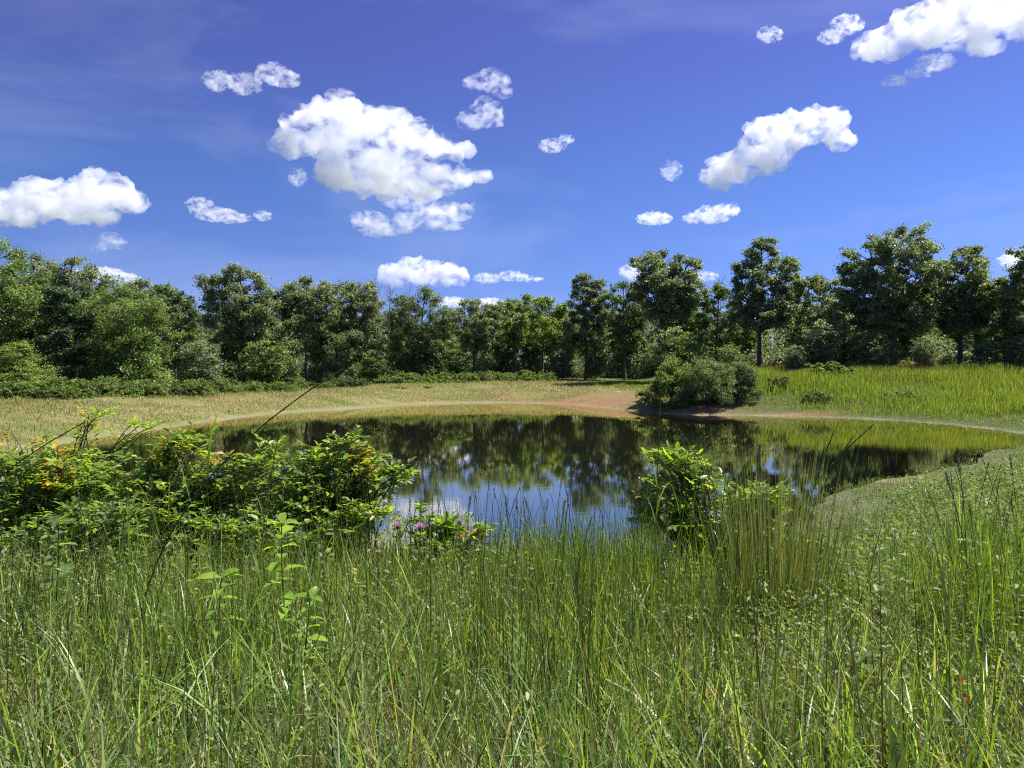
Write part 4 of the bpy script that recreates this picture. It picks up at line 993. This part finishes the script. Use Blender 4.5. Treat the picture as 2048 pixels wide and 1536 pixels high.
    def flower(label, px, py, D, r, cols, name, seed, kind):
        rng = np.random.default_rng(seed); x = M(px, D); z0 = float(height(np.array([x]), np.array([D]))[0]); H = pix(px, py, D).z-z0
        root = empty(name, (x, D, z0)); tag(root, label, 'flower'); t = np.linspace(0, 1, 7)
        S = Geo(); P = np.stack([.03*np.sin(t*3+seed), 0*t, t*H-.01], 1); P[:, 0] -= P[-1, 0]; tube(S, P, .0035*(1-.4*t)+.001, 5); link('stem', S.mesh('stem'), M_STEM, root)
        L = Geo(); n = 7; a = rng.uniform(0, 6.28, n); f = np.linspace(.3, .9, n)
        leaves(L, np.stack([np.interp(f, t, P[:, 0]), 0*f, f*H], 1), np.stack([np.cos(a), np.sin(a), .6+0*a], 1), np.tile([0, 0, 1.], (n, 1)), np.full(n, .075), np.full(n, .018), pick(N_DG, n)); link('foliage', L.mesh('foliage'), M_NEAR, root)
        F = Geo()
        if kind == 'thistle':
            V, Fc = ICO; Bd = Geo(); Bd.add(V*np.array([.62, .62, .7])*r+np.array([0, 0, H]), F3=Fc, col=(.07, .10, .04)); link('bud', Bd.mesh('bud', True), M_NEAR, root)
            n = 240; d = unit(rng.normal(size=(n, 3))*np.array([1, 1, .4])+np.array([0, 0, .75])); c = np.array([0, 0, H+.35*r])+d*r*.5
            cards(F, c+d*r*.45, d, unit(rng.normal(size=(n, 3))), np.full(n, r*1.1), np.full(n, r*.14), pick(cols, n, .1))
        else:
            n = 9; a = np.arange(n)*2*math.pi/n; d = np.stack([np.cos(a), np.sin(a), .15+0*a], 1)
            leaves(F, np.tile([0, 0, H], (n, 1))+d*r*.2, d, np.tile([0, -.3, 1.], (n, 1)), np.full(n, r), np.full(n, r*.45), pick(cols, n, .06), .05, .1)
            V, Fc = ICO; Bd = Geo(); Bd.add(V*r*.26*np.array([1, 1, .6])+np.array([0, 0, H+.003]), F3=Fc, col=(.25, .13, .02)); link('flower_centre', Bd.mesh('flower_centre', True), M_NEAR, root)
        link('petals', F.mesh('petals'), m_pink, root); return root
    PK = [(.75,.38,.62),(.8,.5,.7),(.62,.25,.5)]
    flower('pink thistle flower, leftmost of the three in front of the water', 794, 1056, 5.6, .026, PK, 'thistle', 60, 'thistle')
    flower('pink thistle flower, middle and largest of the three in front of the water', 840, 1060, 5.5, .032, PK, 'thistle', 61, 'thistle')
    flower('pale lilac thistle, rightmost of the three and half hidden by leaves', 918, 1048, 5.7, .024, [(.5,.42,.6)], 'thistle', 62, 'thistle')
    YL = [(.85,.48,.03),(.9,.55,.05)]
    flower('small orange-yellow flower among the right-hand weeds, upper of the pair', 1867, 1188, 5.3, .024, YL, 'yellow_flower', 63, 'daisy')
    flower('small orange-yellow flower among the right-hand weeds, lower of the pair', 1860, 1198, 5.2, .022, YL, 'yellow_flower', 64, 'daisy')
near_plants()

def stalks():
    """tall grass stalks: stem, leaf blades, seed head"""
    rng = np.random.default_rng(71); protos = []
    def stalk_geo(seed, lean, H=1.5, head=.16, feathery=False, thick=1.3):
        r = np.random.default_rng(seed); S = Geo(); t = np.linspace(0, 1, 12)
        P = np.stack([lean*H*t**2.2, .03*np.sin(t*3+seed), t*H*(1-.25*abs(lean)*t)-.02], 1); tube(S, P, thick*(.0032*(1-.62*t)+.0007), 4, (.09, .12, .035))
        Lf = Geo(); n = 6; f = r.uniform(.12, .62, n); b = np.stack([np.interp(f, t, P[:, j]) for j in range(3)], 1)
        ribbons(Lf, b, r.uniform(0, 6.28, n), r.uniform(.22, .48, n), r.uniform(.006, .010, n), r.uniform(.15, .35, n), r.uniform(.6, 1.7, n), 7, pick([(.12,.19,.04),(.15,.22,.05)], n))
        Hd = Geo(); n = 46; f = 1-head*r.uniform(0, 1, n); b = np.stack([np.interp(f, t, P[:, j]) for j in range(3)], 1)
        tdir = unit(P[-1]-P[-3]); d = unit(tdir+r.normal(size=(n, 3))*(.35 if feathery else .16)); l = np.full(n, .035 if feathery else .022)
        cards(Hd, b+d*l[:, None]*.5, d, unit(r.normal(size=(n, 3))), l, np.full(n, .0042*thick), pick([(.17,.17,.07),(.22,.17,.10),(.13,.15,.05)], n))
        out = []
        for nm, g, mt in (('stem', S, M_GRASS), ('blade', Lf, M_GRASS), ('seed_head', Hd, M_DRY)):
            me = g.mesh(nm); me.materials.append(mt); out.append((nm, me))
        return out
    for k in range(7): protos.append(stalk_geo(400+k, rng.uniform(.02, .22), head=rng.uniform(.08, .2), feathery=k % 2 == 0))
    def put(ms, px, D, top, label, rz, group=None, name='grass_stalk', H=1.5):
        x = M(px, D); z0 = float(height(np.array([x]), np.array([D]))[0]); s = (pix(px, top, D).z-z0)/H
        root = empty(name, (x, D, z0), rz); root.scale = (min(1.3, s),)*2+(s,); tag(root, label, 'grass stalk', group)
        for nm, me in ms: link(nm, me, None, root)
    GR = 'slender grass stalks standing up from the near bank'
    LB = 'slender upright grass stalk with a narrow seed head on the near bank'
    zones = [(0, 600, 900, 1060, 34, 4.2, 7), (640, 960, 900, 1010, 22, 4.5, 8), (930, 1110, 920, 1000, 16, 5, 7), (1080, 1330, 900, 1010, 30, 4.5, 8), (1330, 1480, 870, 1020, 12, 4.5, 7), (1640, 1900, 980, 1080, 18, 4.5, 7), (1905, 2060, 885, 1010, 26, 4.0, 6.5)]
    wheres = ['rising in front of the left shrubs', 'in front of the water left of centre', 'in front of the reflected sky at centre', 'in front of the water right of centre', 'around the glossy sapling', 'right of the dense grass clump', 'in the cluster at the right edge']
    for (x0, x1, t0, t1, n, d0, d1), wh in zip(zones, wheres):
        for i in range(n):
            qx = rng.uniform(x0, x1); qt = rng.uniform(t0, t1)+rng.exponential(20)
            sz = ('taller' if qt < (t0+t1)/2 else 'shorter')+', '+('left' if qx < (x0+x1)/2 else 'right')+' part'
            put(protos[int(rng.integers(7))], qx, rng.uniform(d0, d1), qt, 'slender grass stalk '+wh+', '+sz, rng.uniform(0, 6.28), 'grass stalks '+wh+', '+sz)
    def put_tip(seed, lean, px, D, top, label, thick=1.6, head=.2, H=1.5, feathery=False):
        ms = stalk_geo(seed, lean, H, head, feathery, thick); k = (1-.25*abs(lean)); xt = M(px, D); x = xt
        for _ in range(4):
            z0 = float(height(np.array([x]), np.array([D]))[0]); s = (pix(px, top, D).z-z0)/(H*k); x = xt-lean*H*s
        root = empty('grass_stalk', (x, D, z0)); root.scale = (s, s, s); tag(root, label, 'grass stalk')
        for nm, me in ms: link(nm, me, None, root)
    put_tip(501, .55, 682, 4.2, 728, 'long leaning stalk with a seed head reaching up across the straw bank', 1.15, .28)
    put_tip(502, .42, 1750, 5.2, 845, 'long dark stalk leaning right over the brown shallows, highest of its group')
    put_tip(503, .26, 1706, 5.4, 868, 'stalk leaning right just left of the highest one over the brown shallows')
    put_tip(504, .16, 1664, 5.0, 858, 'upright stalk at the left of the group over the brown shallows')
    put_tip(505, .02, 1320, 5.5, 775, 'tallest straight stalk, its tip crossing the clay bank', .9, .22)
    put_tip(506, .02, 1212, 5.5, 830, 'tall straight stalk in front of the middle of the water', .9, .2)
    put_tip(507, -.30, 1352, 5.3, 842, 'stalk leaning left above the glossy sapling', 1.1)
    put_tip(508, .10, 555, 5.0, 862, 'stalk with a curled blade in front of the left water', 1.1)
    put_tip(509, .62, 165, 4.4, 838, 'bare brown stalk slanting up to the right at the left edge shrub', 1.3, .1)
stalks()

def clump():
    """dense upright clump of fine bunchgrass right of the sapling"""
    rng = np.random.default_rng(81); px, D = 1555, 4.9; x = M(px, D); z0 = float(height(np.array([x]), np.array([D]))[0])
    root = empty('grass_clump', (x, D, z0)); tag(root, 'dense upright clump of fine bunchgrass right of the glossy sapling', 'grass clump')
    n = 620; a = rng.uniform(0, 6.28, n); r = rng.uniform(0, 1, n)**.5*.24; b = np.stack([np.cos(a)*r*1.15, np.sin(a)*r, np.full(n, -.02)], 1); g = Geo()
    H = (pix(px, 880, D).z-z0)*(1.1-.65*rng.uniform(0, 1, n)**1.1)
    ribbons(g, b, rng.uniform(0, 6.28, n), H, rng.uniform(.004, .008, n), r*.8, rng.uniform(.0, .13, n), 6, pick([(.10,.15,.05),(.14,.19,.06),(.08,.11,.04),(.2,.2,.10)], n, .15), pick([(.17,.21,.10)], n, .1), tilt_yaw=a)
    link('stems', g.mesh('stems'), M_GRASS, root)
    g = Geo(); n = 420; a = rng.uniform(0, 6.28, n); r = rng.uniform(0, 1, n)**.5*.24; b = np.stack([np.cos(a)*r, np.sin(a)*r, np.full(n, -.02)], 1)
    ribbons(g, b, a, rng.uniform(.25, .7, n), rng.uniform(.004, .008, n), r*.6, rng.uniform(.1, .9, n), 5, pick([(.15,.21,.05),(.34,.27,.16),(.26,.2,.12),(.12,.18,.04)], n, .15), tilt_yaw=a)
    link('basal_blades', g.mesh('basal_blades'), M_GRASS, root)
clump()
